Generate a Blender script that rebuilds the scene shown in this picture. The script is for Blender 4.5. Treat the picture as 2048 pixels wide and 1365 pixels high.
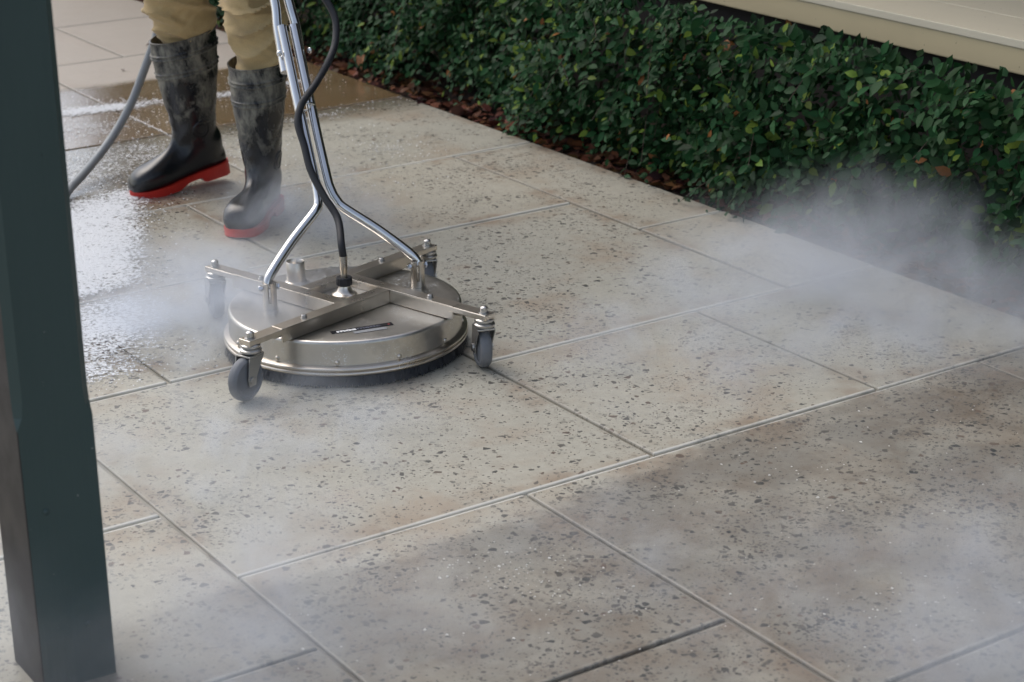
import bpy, bmesh, math, random
import numpy as np
from mathutils import Vector, Matrix, noise as mnoise

rnd = random.Random(7)
rng = np.random.default_rng(11)
scene = bpy.context.scene
col = scene.collection
for o in list(bpy.data.objects):
    bpy.data.objects.remove(o)

# ------------------------------------------------------------------ camera
CAM_H = 1.55
cam_data = bpy.data.cameras.new('camera')
cam = bpy.data.objects.new('camera', cam_data)
col.objects.link(cam)
rt, up, fw = ((0.830414, -0.557023, -0.011765), (0.202364, 0.281877, 0.937867), (0.519097, 0.781198, -0.346796))
cam.matrix_world = Matrix(((rt[0], up[0], -fw[0], 0), (rt[1], up[1], -fw[1], 0), (rt[2], up[2], -fw[2], CAM_H), (0, 0, 0, 1)))
cam_data.sensor_width = 36.0
cam_data.lens = 3944.0 / 2048 * 36.0
cam_data.clip_start = 0.05
cam_data.clip_end = 2000
cam_data.dof.use_dof = True
cam_data.dof.focus_distance = 4.15
cam_data.dof.aperture_fstop = 6.3
scene.camera = cam

# ------------------------------------------------------------------ world, sun, exposure
SUN_EL, SUN_AZ = math.radians(52), math.radians(-12)     # azimuth clockwise from +Y
world = bpy.data.worlds.new('World')
scene.world = world
world.use_nodes = True
wn, wl = world.node_tree.nodes, world.node_tree.links
bgn = wn['Background']
sky = wn.new('ShaderNodeTexSky')
sky.sky_type = 'NISHITA'
sky.sun_disc = False
sky.sun_elevation = SUN_EL
sky.sun_rotation = SUN_AZ
sky.air_density = 1.0
sky.dust_density = 3.0
sky.ozone_density = 1.0
hsv = wn.new('ShaderNodeHueSaturation')
hsv.inputs['Saturation'].default_value = 0.68
wl.new(sky.outputs[0], hsv.inputs['Color'])
wl.new(hsv.outputs[0], bgn.inputs['Color'])
bgn.inputs['Strength'].default_value = 0.135
sun_data = bpy.data.lights.new('sun', 'SUN')
sun_data.energy = 0.6
sun_data.angle = math.radians(50)
sun_data.color = (1.0, 0.98, 0.94)
sun = bpy.data.objects.new('sun', sun_data)
col.objects.link(sun)
sd = Vector((math.sin(SUN_AZ) * math.cos(SUN_EL), math.cos(SUN_AZ) * math.cos(SUN_EL), math.sin(SUN_EL)))
sun.rotation_euler = sd.to_track_quat('Z', 'Y').to_euler()
sun.location = sd * 20
scene.view_settings.view_transform = 'Standard'
scene.view_settings.look = 'None'
scene.view_settings.gamma = 1
scene.view_settings.use_curve_mapping = False
scene.view_settings.exposure = 0.62
scene.render.engine = 'CYCLES'
cy = scene.cycles
cy.use_denoising = True
cy.max_bounces = 8
cy.diffuse_bounces = 3
cy.glossy_bounces = 4
cy.transmission_bounces = 4
cy.transparent_max_bounces = 12
cy.volume_bounces = 2
cy.volume_max_steps = 128
cy.sample_clamp_indirect = 6.0

# ------------------------------------------------------------------ object helpers
def link(o, parent=None):
    col.objects.link(o)
    if parent is not None:
        o.parent = parent
    return o

def tag(o, label=None, cat=None, group=None, kind=None):
    if label: o['label'] = label
    if cat: o['category'] = cat
    if group: o['group'] = group
    if kind: o['kind'] = kind
    return o

def empty(name, loc=(0, 0, 0), rz=0.0, parent=None):
    o = bpy.data.objects.new(name, None)
    o.location = loc
    o.rotation_euler = (0, 0, rz)
    o.empty_display_size = 0.05
    return link(o, parent)

def smooth_mesh(me, angle=None):
    n = len(me.polygons)
    me.polygons.foreach_set('use_smooth', np.ones(n, bool))
    if angle is not None:
        me.set_sharp_from_angle(angle=math.radians(angle))

def mesh_obj(name, bm, mat, parent=None, smooth=None, loc=None):
    me = bpy.data.meshes.new(name)
    bm.normal_update()
    bm.to_mesh(me)
    bm.free()
    if smooth: smooth_mesh(me, smooth)
    if mat is not None: me.materials.append(mat)
    o = bpy.data.objects.new(name, me)
    if loc is not None: o.location = loc
    return link(o, parent)

def data_obj(name, verts, faces, mat, parent=None, smooth=None):
    me = bpy.data.meshes.new(name)
    me.from_pydata([tuple(v) for v in verts], [], faces)
    me.update()
    if smooth: smooth_mesh(me, smooth)
    if mat is not None: me.materials.append(mat)
    o = bpy.data.objects.new(name, me)
    return link(o, parent)

def np_mesh(name, V, F, colors=None):
    """fast mesh from numpy arrays; F is (n,k) with k = 3 or 4; colors is one colour per vertex"""
    me = bpy.data.meshes.new(name)
    V = np.asarray(V, np.float32); F = np.asarray(F, np.int32)
    n, k = F.shape
    me.vertices.add(len(V)); me.vertices.foreach_set('co', V.ravel())
    me.loops.add(n * k); me.loops.foreach_set('vertex_index', F.ravel())
    me.polygons.add(n)
    me.polygons.foreach_set('loop_start', np.arange(0, n * k, k, dtype=np.int32))
    me.update(calc_edges=True)
    me.validate()
    if colors is not None:
        a = me.attributes.new('tint', 'FLOAT_COLOR', 'POINT')
        c = np.ones((len(V), 4), np.float32); c[:, :colors.shape[1]] = colors
        a.data.foreach_set('color', c.ravel())
    return me

def copy_tree(o, parent=None):
    c = o.copy()
    col.objects.link(c)
    if parent is not None: c.parent = parent
    for ch in list(o.children):
        copy_tree(ch, c)
    return c

def add_box(bm, c, s, rot=None, bevel=0.0):
    M = Matrix.Translation(c)
    if rot is not None: M = M @ rot
    r = bmesh.ops.create_cube(bm, size=1.0, matrix=M @ Matrix.Diagonal((s[0], s[1], s[2], 1)))
    if bevel:
        es = list({e for v in r['verts'] for e in v.link_edges})
        bmesh.ops.bevel(bm, geom=es, offset=bevel, segments=2, profile=0.6, affect='EDGES')

def add_lathe(bm, prof, n=48, center=(0, 0, 0), axis='z', cap=True):
    """prof: list of (radius, height)"""
    rings = []
    for r, z in prof:
        ring = []
        for i in range(n):
            a = 2 * math.pi * i / n
            p = (r * math.cos(a), r * math.sin(a), z)
            if axis == 'x': p = (p[2], p[0], p[1])
            elif axis == 'y': p = (p[0], p[2], p[1])
            ring.append(bm.verts.new((p[0] + center[0], p[1] + center[1], p[2] + center[2])))
        rings.append(ring)
    for a, b in zip(rings[:-1], rings[1:]):
        for i in range(n):
            bm.faces.new((a[i], a[(i + 1) % n], b[(i + 1) % n], b[i]))
    if cap:
        bm.faces.new(rings[0][::-1]); bm.faces.new(rings[-1])
    bmesh.ops.recalc_face_normals(bm, faces=bm.faces[:])

def catmull(pts, per=8):
    P = [Vector(p) for p in pts]
    P = [P[0] * 2 - P[1]] + P + [P[-1] * 2 - P[-2]]
    out = []
    for i in range(1, len(P) - 2):
        for k in range(per):
            t = k / per
            a, b, c, d = P[i - 1], P[i], P[i + 1], P[i + 2]
            out.append(0.5 * ((2 * b) + (c - a) * t + (2 * a - 5 * b + 4 * c - d) * t * t + (3 * b - a - 3 * c + d) * t ** 3))
    out.append(P[-2])
    return out

def add_tube(bm, pts, r, n=14, radii=None, flat=None):
    """tube along a polyline; flat: optional list of (side scale, normal scale) per point"""
    pts = [Vector(p) for p in pts]
    rings = []
    nrm = None
    for i, p in enumerate(pts):
        t = (pts[min(i + 1, len(pts) - 1)] - pts[max(i - 1, 0)]).normalized()
        if nrm is None:
            nrm = t.orthogonal().normalized()
        nrm = (nrm - t * nrm.dot(t)).normalized()
        b = t.cross(nrm)
        rr = radii[i] if radii else r
        ring = [bm.verts.new(p + (nrm * math.cos(2 * math.pi * k / n) + b * math.sin(2 * math.pi * k / n)) * rr) for k in range(n)]
        rings.append(ring)
    for a, b2 in zip(rings[:-1], rings[1:]):
        for k in range(n):
            bm.faces.new((a[k], a[(k + 1) % n], b2[(k + 1) % n], b2[k]))
    bm.faces.new(rings[0][::-1]); bm.faces.new(rings[-1])
    bmesh.ops.recalc_face_normals(bm, faces=bm.faces[:])

# ------------------------------------------------------------------ material helpers
class NT:
    def __init__(self, name, volume=False):
        self.m = bpy.data.materials.new(name)
        self.m.use_nodes = True
        self.t = self.m.node_tree
        self.t.nodes.clear()
        self.out = self.n('ShaderNodeOutputMaterial')
        if not volume:
            self.b = self.n('ShaderNodeBsdfPrincipled')
            self.l(self.b.outputs[0], self.out.inputs['Surface'])
    def n(self, kind, **kw):
        x = self.t.nodes.new(kind)
        for k, v in kw.items(): setattr(x, k, v)
        return x
    def l(self, a, b): self.t.links.new(a, b)
    def s(self, sock, v):
        if hasattr(v, 'is_linked') or isinstance(v, bpy.types.NodeSocket): self.l(v, sock)
        else: sock.default_value = v
    def math(self, op, a, b=0.0, clamp=False, c=None):
        x = self.n('ShaderNodeMath', operation=op); x.use_clamp = clamp
        self.s(x.inputs[0], a); self.s(x.inputs[1], b)
        if c is not None: self.s(x.inputs[2], c)
        return x.outputs[0]
    def mix(self, f, a, b, mode='MIX'):
        x = self.n('ShaderNodeMix', data_type='RGBA', blend_type=mode)
        self.s(x.inputs[0], f)
        for i, v in ((6, a), (7, b)):
            if isinstance(v, tuple) and len(v) == 3: v = v + (1,)
            self.s(x.inputs[i], v)
        return x.outputs[2]
    def step(self, v, lo, hi, a=0.0, b=1.0):
        x = self.n('ShaderNodeMapRange', interpolation_type='SMOOTHSTEP')
        self.s(x.inputs[0], v)
        x.inputs[1].default_value, x.inputs[2].default_value = lo, hi
        x.inputs[3].default_value, x.inputs[4].default_value = a, b
        return x.outputs[0]
    def pos(self):
        if not hasattr(self, '_p'): self._p = self.n('ShaderNodeNewGeometry').outputs['Position']
        return self._p
    def objco(self):
        if not hasattr(self, '_o'): self._o = self.n('ShaderNodeTexCoord').outputs['Object']
        return self._o
    def noise(self, scale, detail=4, rough=0.55, vec=None, dist=0.0, out='Fac'):
        x = self.n('ShaderNodeTexNoise')
        self.l(vec if vec is not None else self.pos(), x.inputs['Vector'])
        x.inputs['Scale'].default_value = scale; x.inputs['Detail'].default_value = detail
        x.inputs['Roughness'].default_value = rough; x.inputs['Distortion'].default_value = dist
        return x.outputs[out]
    def vor(self, scale, feature='F1', vec=None, rand=1.0):
        x = self.n('ShaderNodeTexVoronoi', feature=feature)
        self.l(vec if vec is not None else self.pos(), x.inputs['Vector'])
        x.inputs['Scale'].default_value = scale; x.inputs['Randomness'].default_value = rand
        return x
    def scalevec(self, v, s):
        x = self.n('ShaderNodeVectorMath', operation='MULTIPLY')
        self.l(v, x.inputs[0]); x.inputs[1].default_value = s
        return x.outputs[0]
    def addvec(self, v, w):
        x = self.n('ShaderNodeVectorMath', operation='ADD')
        self.s(x.inputs[0], v); self.s(x.inputs[1], w)
        return x.outputs[0]
    def sep(self, v):
        x = self.n('ShaderNodeSeparateXYZ'); self.l(v, x.inputs[0]); return x.outputs
    def attr(self, name, kind='GEOMETRY'):
        x = self.n('ShaderNodeAttribute', attribute_name=name, attribute_type=kind); return x
    def bump(self, h, strength=0.3, dist=0.01):
        x = self.n('ShaderNodeBump'); self.l(h, x.inputs['Height'])
        self.s(x.inputs['Strength'], strength); x.inputs['Distance'].default_value = dist
        self.l(x.outputs[0], self.b.inputs['Normal'])
    def set(self, **kw):
        for k, v in kw.items():
            s = self.b.inputs[k.replace('_', ' ')]
            if isinstance(v, tuple) and len(v) == 3: v = v + (1,)
            self.s(s, v)
        return self

def plain(name, c, rough=0.5, metal=0.0, var=0.15, scale=20, bump=0.0, **kw):
    t = NT(name)
    f = t.noise(scale, 5, 0.6, vec=t.objco())
    d = tuple(x * (1 - var) for x in c); e = tuple(min(1, x * (1 + var)) for x in c)
    t.set(Base_Color=t.mix(f, d, e), Roughness=t.step(f, 0.2, 0.8, rough * 0.8, min(1, rough * 1.2)), Metallic=metal)
    if bump: t.bump(t.noise(scale * 5, 4, vec=t.objco()), bump, 0.002)
    t.set(**kw)
    return t.m

def ground_masks(t):
    """dirt (1 = not cleaned yet) and wet masks, in metres on the pavement"""
    X, Y, Z = t.sep(t.pos())
    n1 = t.noise(5, 4, 0.6)
    n2 = t.noise(1.3, 3, 0.5)
    wob = t.math('ADD', t.math('MULTIPLY', t.math('SUBTRACT', n1, 0.5), 0.09), t.math('MULTIPLY', t.math('SUBTRACT', n2, 0.5), 0.22))
    # the edge of the cleaned pass: from (1.4, 2.77) by (1.75, 2.67) to (2.3, 2.76) and on beside the joint
    dx = t.math('SUBTRACT', X, 1.77)
    edge = t.math('ADD', 2.675, t.math('MINIMUM', t.math('MULTIPLY', t.math('MULTIPLY', dx, dx), 0.42), 0.115))
    yy = t.math('ADD', t.math('SUBTRACT', Y, edge), wob)
    near = t.step(t.math('ADD', yy, t.math('MULTIPLY', t.math('SUBTRACT', t.noise(17, 5, 0.7), 0.5), 0.11)), -0.045, 0.03, 1.0, 0.0)
    far = t.step(t.math('ADD', Y, t.math('MULTIPLY', wob, 0.35)), 5.69, 5.745)
    dry = t.step(t.math('ADD', Y, wob), 6.42, 6.52)
    # wet area round and behind the worker's feet, reaching the left edge of the picture
    w = t.math('ADD', t.math('SUBTRACT', t.math('MULTIPLY', X, 0.75), t.math('MULTIPLY', Y, 0.42)), t.math('MULTIPLY', wob, 1.2))
    wet = t.math('MULTIPLY', t.step(w, -0.60, -0.30, 1.0, 0.0), t.step(Y, 3.72, 3.95))
    wet2 = t.math('MULTIPLY', t.step(Y, 5.45, 5.72), t.math('SUBTRACT', 1.0, dry))
    wet = t.math('MAXIMUM', wet, wet2)
    wet = t.math('MULTIPLY', wet, t.math('SUBTRACT', 1.0, dry))
    return X, Y, near, far, dry, wet, n1, n2

def slab_material():
    t = NT('exposed_aggregate_concrete')
    X, Y, near, far, dry, wet, n1, n2 = ground_masks(t)
    patchy = t.step(t.noise(4.4, 6, 0.68, vec=t.addvec(t.pos(), (2.2, 8.8, 0)), dist=0.5), 0.34, 0.60, 0.60, 1.0)
    near = t.math('MULTIPLY', t.math('MULTIPLY', near, patchy), t.step(X, 0.75, 1.45, 0.45, 1.0))
    oi = t.n('ShaderNodeObjectInfo')
    fine = t.noise(260, 3, 0.7)
    mid = t.noise(38, 5, 0.65)
    blot = t.noise(3.1, 5, 0.62, vec=t.addvec(t.pos(), (3.1, 7.7, 0)))
    c = t.mix(t.step(mid, 0.3, 0.7), (0.395, 0.368, 0.292), (0.466, 0.438, 0.352))
    c = t.mix(t.math('MULTIPLY', oi.outputs['Random'], 0.30), c, (0.365, 0.370, 0.315))
    # warm rusty blotches
    c = t.mix(t.step(blot, 0.47, 0.70, 0.0, 0.75), c, (0.355, 0.28, 0.195))
    c = t.mix(t.step(fine, 0.45, 0.70, 0.0, 0.35), c, (0.32, 0.29, 0.245))
    # rust and silt lying along the slab's own edges
    ox, oy, oz = t.sep(t.objco())
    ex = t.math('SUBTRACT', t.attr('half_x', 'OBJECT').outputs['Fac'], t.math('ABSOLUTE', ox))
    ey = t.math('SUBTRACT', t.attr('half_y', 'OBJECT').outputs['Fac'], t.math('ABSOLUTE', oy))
    e = t.math('MINIMUM', ex, ey)
    en = t.noise(6.5, 4, 0.6, vec=t.addvec(t.pos(), (9.3, 1.2, 0)))
    edge_f = t.math('MULTIPLY', t.step(e, 0.004, 0.085, 1.0, 0.0), t.step(en, 0.42, 0.68, 0.0, 0.75))
    c = t.mix(edge_f, c, (0.26, 0.185, 0.12))
    # ground-flush stones, three sizes
    dens = t.noise(4.2, 3, 0.6, vec=t.addvec(t.pos(), (1.7, 4.4, 0)))
    chipmask = None
    for sc, cut, thr in ((70, 0.885, 0.11), (112, 0.865, 0.11), (220, 0.83, 0.13)):
        wv = t.n('ShaderNodeTexNoise'); t.l(t.pos(), wv.inputs['Vector']); wv.inputs['Scale'].default_value = sc * 1.3
        v = t.addvec(t.pos(), t.scalevec(wv.outputs['Color'], (0.30 / sc,) * 3))
        v2 = t.scalevec(v, (1, 1, 0.0))
        f1 = t.vor(sc, 'F1', v2); de = t.vor(sc, 'DISTANCE_TO_EDGE', v2)
        r, g, b = t.sep(f1.outputs['Color'])
        pick = t.math('GREATER_THAN', t.math('ADD', r, t.math('MULTIPLY', t.math('SUBTRACT', dens, 0.5), 0.85)), cut)
        shape = t.step(de.outputs['Distance'], thr, thr + 0.035)
        m = t.math('MULTIPLY', pick, shape)
        stone = t.mix(g, (0.030, 0.034, 0.034), (0.11, 0.10, 0.085))
        stone = t.mix(t.math('GREATER_THAN', b, 0.95), stone, (0.13, 0.09, 0.065))
        c = t.mix(t.math('MULTIPLY', m, t.step(b, 0.0, 1.0, 0.28, 0.92)), c, stone)
        if chipmask is None: chipmask, chipcol = m, stone
        else: chipcol = t.mix(m, chipcol, stone); chipmask = t.math('MAXIMUM', chipmask, m)
    # dirt film of the part that was not cleaned
    dn = t.noise(7, 6, 0.65, vec=t.addvec(t.pos(), (5.5, 0.3, 0)))
    dirtc = t.mix(t.step(dn, 0.35, 0.68), (0.155, 0.145, 0.122), (0.128, 0.096, 0.066))
    spot = t.noise(90, 4, 0.7)
    dirtc = t.mix(t.step(spot, 0.56, 0.72, 0.0, 0.6), dirtc, (0.10, 0.075, 0.055))
    c = t.mix(t.math('MULTIPLY', near, t.step(dn, 0.2, 0.8, 0.70, 0.86)), c, dirtc)
    c = t.mix(t.math('MULTIPLY', t.math('MULTIPLY', chipmask, near), t.step(t.noise(11, 3), 0.32, 0.56, 0.35, 1.0)), c, chipcol)
    # silt that the water pushed on: brown, then the dry far pavement
    siltc = t.mix(t.step(dn, 0.35, 0.65), (0.34, 0.215, 0.095), (0.41, 0.285, 0.155))
    c = t.mix(t.math('MULTIPLY', far, t.math('SUBTRACT', 0.82, t.math('MULTIPLY', dry, 0.82))), c, siltc)
    c = t.mix(t.math('MULTIPLY', dry, 0.80), c, t.mix(n1, (0.40, 0.345, 0.29), (0.47, 0.41, 0.35)))
    # worn pale arrises; sky light painted along the y edges, shade along the x edges
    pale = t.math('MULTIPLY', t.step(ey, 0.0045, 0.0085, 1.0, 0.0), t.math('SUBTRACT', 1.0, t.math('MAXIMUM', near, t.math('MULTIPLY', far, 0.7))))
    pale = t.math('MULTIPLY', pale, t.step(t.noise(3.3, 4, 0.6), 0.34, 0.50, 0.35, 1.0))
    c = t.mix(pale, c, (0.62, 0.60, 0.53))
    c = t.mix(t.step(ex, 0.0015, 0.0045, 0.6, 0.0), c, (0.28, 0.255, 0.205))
    # wet concrete is darker
    c = t.mix(t.math('MULTIPLY', wet, 0.72), c, t.mix(1.0, c, (0.44, 0.37, 0.30), 'MULTIPLY'))
    rough = t.math('MULTIPLY', t.math('SUBTRACT', 1.0, t.math('MULTIPLY', wet, 0.80)), t.step(mid, 0.2, 0.8, 0.52, 0.66))
    rough = t.math('SUBTRACT', rough, t.math('MULTIPLY', chipmask, 0.14), clamp=True)
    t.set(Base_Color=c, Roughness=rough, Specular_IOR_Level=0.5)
    # film of water on top
    damp = t.step(t.noise(2.4, 4, 0.6, vec=t.addvec(t.pos(), (6.6, 2.2, 0))), 0.40, 0.62, 0.05, 0.40)
    t.set(Coat_Weight=t.math('MAXIMUM', wet, t.math('MULTIPLY', damp, t.math('SUBTRACT', 1.0, dry))), Coat_Roughness=t.step(wet, 0.0, 0.8, 0.30, 0.10), Coat_IOR=1.33)
    rip = t.noise(75, 3, 0.6, dist=0.6)
    h = t.math('ADD', t.math('MULTIPLY', fine, 0.5), t.math('MULTIPLY', mid, 0.5))
    t.bump(h, 0.10, 0.003)
    cb = t.n('ShaderNodeBump'); t.l(rip, cb.inputs['Height']); cb.inputs['Strength'].default_value = 0.22; cb.inputs['Distance'].default_value = 0.006
    t.l(cb.outputs[0], t.b.inputs['Coat Normal'])
    return t.m

def grout_material():
    t = NT('joint_mortar')
    X, Y, near, far, dry, wet, n1, n2 = ground_masks(t)
    c = t.mix(t.step(n1, 0.3, 0.7), (0.30, 0.28, 0.225), (0.42, 0.39, 0.32))
    c = t.mix(t.step(t.noise(2.6, 3), 0.52, 0.64), c, (0.20, 0.17, 0.13))
    c = t.mix(t.math('MULTIPLY', near, 0.85), c, (0.17, 0.15, 0.12))
    c = t.mix(t.math('MULTIPLY', far, 0.8), c, (0.17, 0.13, 0.085))
    c = t.mix(t.math('MULTIPLY', wet, 0.85), c, (0.15, 0.125, 0.09))
    t.set(Base_Color=c, Roughness=0.85)
    t.bump(t.noise(160, 4), 0.5, 0.003)
    return t.m

MAT = {}
MAT['slab'] = slab_material()
MAT['grout'] = grout_material()

# ------------------------------------------------------------------ the ground
def soil_mat(name, a, b, scale=14):
    t = NT(name)
    f = t.noise(scale, 6, 0.7)
    t.set(Base_Color=t.mix(t.step(f, 0.3, 0.7), a, b), Roughness=0.95)
    t.bump(t.noise(scale * 6, 5, 0.7), 0.8, 0.012)
    return t.m
MAT['soil'] = soil_mat('dark_garden_soil', (0.022, 0.015, 0.010), (0.075, 0.046, 0.030))
MAT['earth'] = soil_mat('grey_brown_earth', (0.14, 0.12, 0.09), (0.20, 0.175, 0.14), 2)

bm = bmesh.new()
bmesh.ops.create_grid(bm, x_segments=2, y_segments=2, size=400, matrix=Matrix.Translation((0, 0, -0.12)))
tag(mesh_obj('ground', bm, MAT['earth']), kind='structure')

EDGE_X = 3.37                                     # where the pavement stops beside the planted bed
Y0, Y1, X0 = 0.9, 13.2, -2.1
bm = bmesh.new()
add_box(bm, ((X0 + EDGE_X - 0.004) / 2, (Y0 + Y1) / 2, -0.0665), (EDGE_X - 0.004 - X0, Y1 - Y0, 0.12))
pavement = tag(mesh_obj('pavement', bm, MAT['grout']), kind='structure')

# grid lines measured along the two joint directions
XI = {0: 1.283, 1: 1.577, 2: 1.879, 3: 2.186, 4: 2.483, 5: 2.786, 6: 3.076, 7: EDGE_X}
def gx(i): return XI[i] if i in XI else 1.283 + 0.2985 * i
YI = {0: 2.795, 1: 3.098, 2: 3.412, 3: 3.711, 4: 4.010, 5: 4.316, 6: 4.63, 7: 4.943, 8: 5.33, 9: 5.715, 10: 6.11, 11: 6.51, 12: 6.90, 13: 7.24, 14: 7.59}
def gy(j):
    if j in YI: return YI[j]
    return 2.795 + 0.299 * j if j < 0 else 7.59 + 0.36 * (j - 14)
tiles = [(0, 3, 0, 3), (3, 5, 0, 2), (5, 7, 0, 2), (3, 6, 2, 5), (6, 7, 2, 4), (6, 7, 4, 7), (3, 6, 5, 7), (4, 7, 7, 9),
         (1, 3, 3, 5), (-1, 1, 3, 5), (-2, 0, 1, 3), (-2, 0, -1, 1), (0, 2, -2, 0), (2, 6, -3, 0), (6, 7, -3, 0), (0, 2, -4, -2),
         (2, 4, -5, -3), (4, 7, -5, -3) , (1, 4, 7, 9), (1, 3, 5, 7), (4, 7, 9, 12), (2, 4, 9, 12), (5, 7, 12, 14), (3, 5, 12, 14), (3, 5, 14, 16), (5, 7, 14, 16)]
taken = {}
for a, b, c, d in tiles:
    for i in range(a, b):
        for j in range(c, d):
            taken[(i, j)] = 1
IX0, IY0, IY1 = -11, -6, 29
for j in range(IY0, IY1):
    for i in range(IX0, 7):
        if (i, j) in taken: continue
        w, h = rnd.choice(((2, 2), (3, 2), (2, 3), (3, 3), (2, 2)))
        ww = 0
        while ww < w and i + ww < 7 and (i + ww, j) not in taken: ww += 1
        hh = 1
        while hh < h and j + hh < IY1 and all((i + k, j + hh) not in taken for k in range(ww)): hh += 1
        tiles.append((i, i + ww, j, j + hh))
        for k in range(ww):
            for q in range(hh): taken[(i + k, j + q)] = 1
GAP = 0.0043
def slab_mesh(hx, hy, th=0.05, ch=0.0030):
    V, F = [], []
    for inset, z in ((0, -th), (0, -ch * 1.1), (ch * 0.35, -ch * 0.35), (ch * 1.3, 0)):
        for sx, sy in ((-1, -1), (1, -1), (1, 1), (-1, 1)):
            V.append((sx * (hx - inset), sy * (hy - inset), z))
    for r in range(3):
        for k in range(4):
            F.append((r * 4 + k, r * 4 + (k + 1) % 4, r * 4 + 4 + (k + 1) % 4, r * 4 + 4 + k))
    F.append((12, 13, 14, 15))
    return V, F
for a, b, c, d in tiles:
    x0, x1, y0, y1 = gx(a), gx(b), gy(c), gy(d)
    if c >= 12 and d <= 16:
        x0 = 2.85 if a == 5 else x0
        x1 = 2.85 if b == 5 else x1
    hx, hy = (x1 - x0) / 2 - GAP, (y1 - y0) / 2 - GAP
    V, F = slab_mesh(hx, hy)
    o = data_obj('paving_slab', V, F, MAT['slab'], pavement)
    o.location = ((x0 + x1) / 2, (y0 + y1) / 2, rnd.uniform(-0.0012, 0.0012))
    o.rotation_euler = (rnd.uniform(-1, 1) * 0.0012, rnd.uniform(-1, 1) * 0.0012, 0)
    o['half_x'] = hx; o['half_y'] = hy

# the planted bed beside the pavement
bm = bmesh.new()
bmesh.ops.create_grid(bm, x_segments=16, y_segments=260, size=0.5)
for v in bm.verts:
    x = 3.374 + (v.co.x + 0.5) * 0.42; y = Y0 + (v.co.y + 0.5) * (Y1 - Y0)
    z = -0.028 + 0.05 * (v.co.x + 0.5) + 0.018 * mnoise.noise(Vector((x * 14, y * 14, 0))) + 0.008 * mnoise.noise(Vector((x * 50, y * 50, 3)))
    v.co = (x, y, z)
tag(mesh_obj('garden_bed', bm, MAT['soil'], smooth=60), kind='structure')

# ------------------------------------------------------------------ verandah edge with its wall behind the hedge
def cream_mat(name, a, dirt=0.35):
    t = NT(name)
    f = t.noise(7, 5, 0.6, vec=t.scalevec(t.pos(), (1, 0.35, 1)))
    sp = t.noise(70, 3, 0.6)
    c = t.mix(t.step(f, 0.35, 0.75, 0, dirt), a, tuple(x * 0.72 for x in a))
    c = t.mix(t.step(sp, 0.70, 0.76, 0, 0.8), c, (0.10, 0.07, 0.045))
    t.set(Base_Color=c, Roughness=0.5)
    t.bump(t.noise(60, 3), 0.08, 0.003)
    return t.m
MAT['cream'] = cream_mat('cream_painted_timber', (0.62, 0.515, 0.31))
MAT['cream_lit_top'] = cream_mat('lit_cream_painted_timber', (0.72, 0.65, 0.49), 0.15)  # the same cream timber, sky light on the top put into its colour
MAT['shade_backing'] = plain('dark_shade_backing', (0.035, 0.028, 0.024), 0.9, var=0.4, scale=12)  # shade of the gap under the fascia put into this near-black colour
FX, FZ0, FZ1 = 3.75, 0.449, 0.5145
ver = empty('verandah', (FX, 6.0, 0))
tag(ver, 'cream painted timber verandah edge above the creeper hedge', 'verandah')
def local_box(name, lo, hi, mat, root, bev=0.003):
    bm = bmesh.new()
    c = [(lo[i] + hi[i]) / 2 - root.location[i] for i in range(3)]
    add_box(bm, c, [hi[i] - lo[i] for i in range(3)], bevel=bev)
    return mesh_obj(name, bm, mat, root)
local_box('fascia_board', (FX, -1.0, FZ0), (FX + 0.035, 14.0, FZ1), MAT['cream'], ver, 0.004)
edge = -1.0
x0 = FX - 0.004
for k in range(9):                                     # wide floor boards laid along the edge
    wd = 0.215 if k == 0 else 0.190
    local_box('floor_board', (x0, -1.0, FZ1 + 0.0005), (x0 + wd - 0.003, 14.0, FZ1 + 0.022), MAT['cream_lit_top'], ver, 0.0025)
    x0 += wd
MAT['house_wall'] = plain('shade_dark_wall_boards', (0.045, 0.050, 0.044), 0.8, var=0.25, scale=3)  # unseen wall, colour darkened as verandah shade to dim reflections in the steel
MAT['roof_steel'] = plain('grey_corrugated_roof', (0.20, 0.20, 0.20), 0.6, var=0.2, scale=3)
local_box('house_wall', (x0 + 0.01, -3.0, -0.1), (x0 + 0.14, 14.0, 3.3), MAT['house_wall'], ver)
bm = bmesh.new()
V = [(FX - 0.20, -3.0, 2.48), (FX - 0.20, 14.2, 2.48), (x0 + 0.1, 14.2, 3.35), (x0 + 0.1, -3.0, 3.35)]
a = [bm.verts.new((x - FX, y - 6.0, z)) for x, y, z in V]; b = [bm.verts.new((x - FX, y - 6.0, z + 0.05)) for x, y, z in V]
bm.faces.new(a[::-1]); bm.faces.new(b)
for k in range(4): bm.faces.new((a[k], a[(k + 1) % 4], b[(k + 1) % 4], b[k]))
mesh_obj('roof', bm, MAT['roof_steel'], ver)
local_box('eave_beam', (FX - 0.02, -2.9, 2.36), (FX + 0.06, 14.1, 2.52), MAT['cream'], ver)
for y in (-0.9, 0.9, 8.6, 12.6):
    local_box('roof_post', (FX + 0.01, y, FZ1 + 0.023), (FX + 0.10, y + 0.09, 2.36), MAT['cream'], ver)
local_box('base_wall', (FX + 0.05, -1.0, -0.1), (FX + 0.16, 14.0, FZ1 - 0.02), MAT['shade_backing'], ver)

# ------------------------------------------------------------------ hedge of creeping fig
def leaf_mat():
    t = NT('fig_leaf')
    a = t.attr('tint').outputs['Color']
    n = t.noise(180, 2, 0.5)
    c = t.mix(t.step(n, 0.3, 0.7, 0, 0.35), a, t.mix(1.0, a, (0.6, 0.66, 0.6), 'MULTIPLY'))
    t.set(Base_Color=c, Roughness=0.5, Specular_IOR_Level=0.10)
    t.set(Subsurface_Weight=0.0)
    return t.m
MAT['leaf'] = leaf_mat()
MAT['stem'] = plain('brown_twig', (0.06, 0.042, 0.028), 0.8, var=0.3, scale=60)

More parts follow.
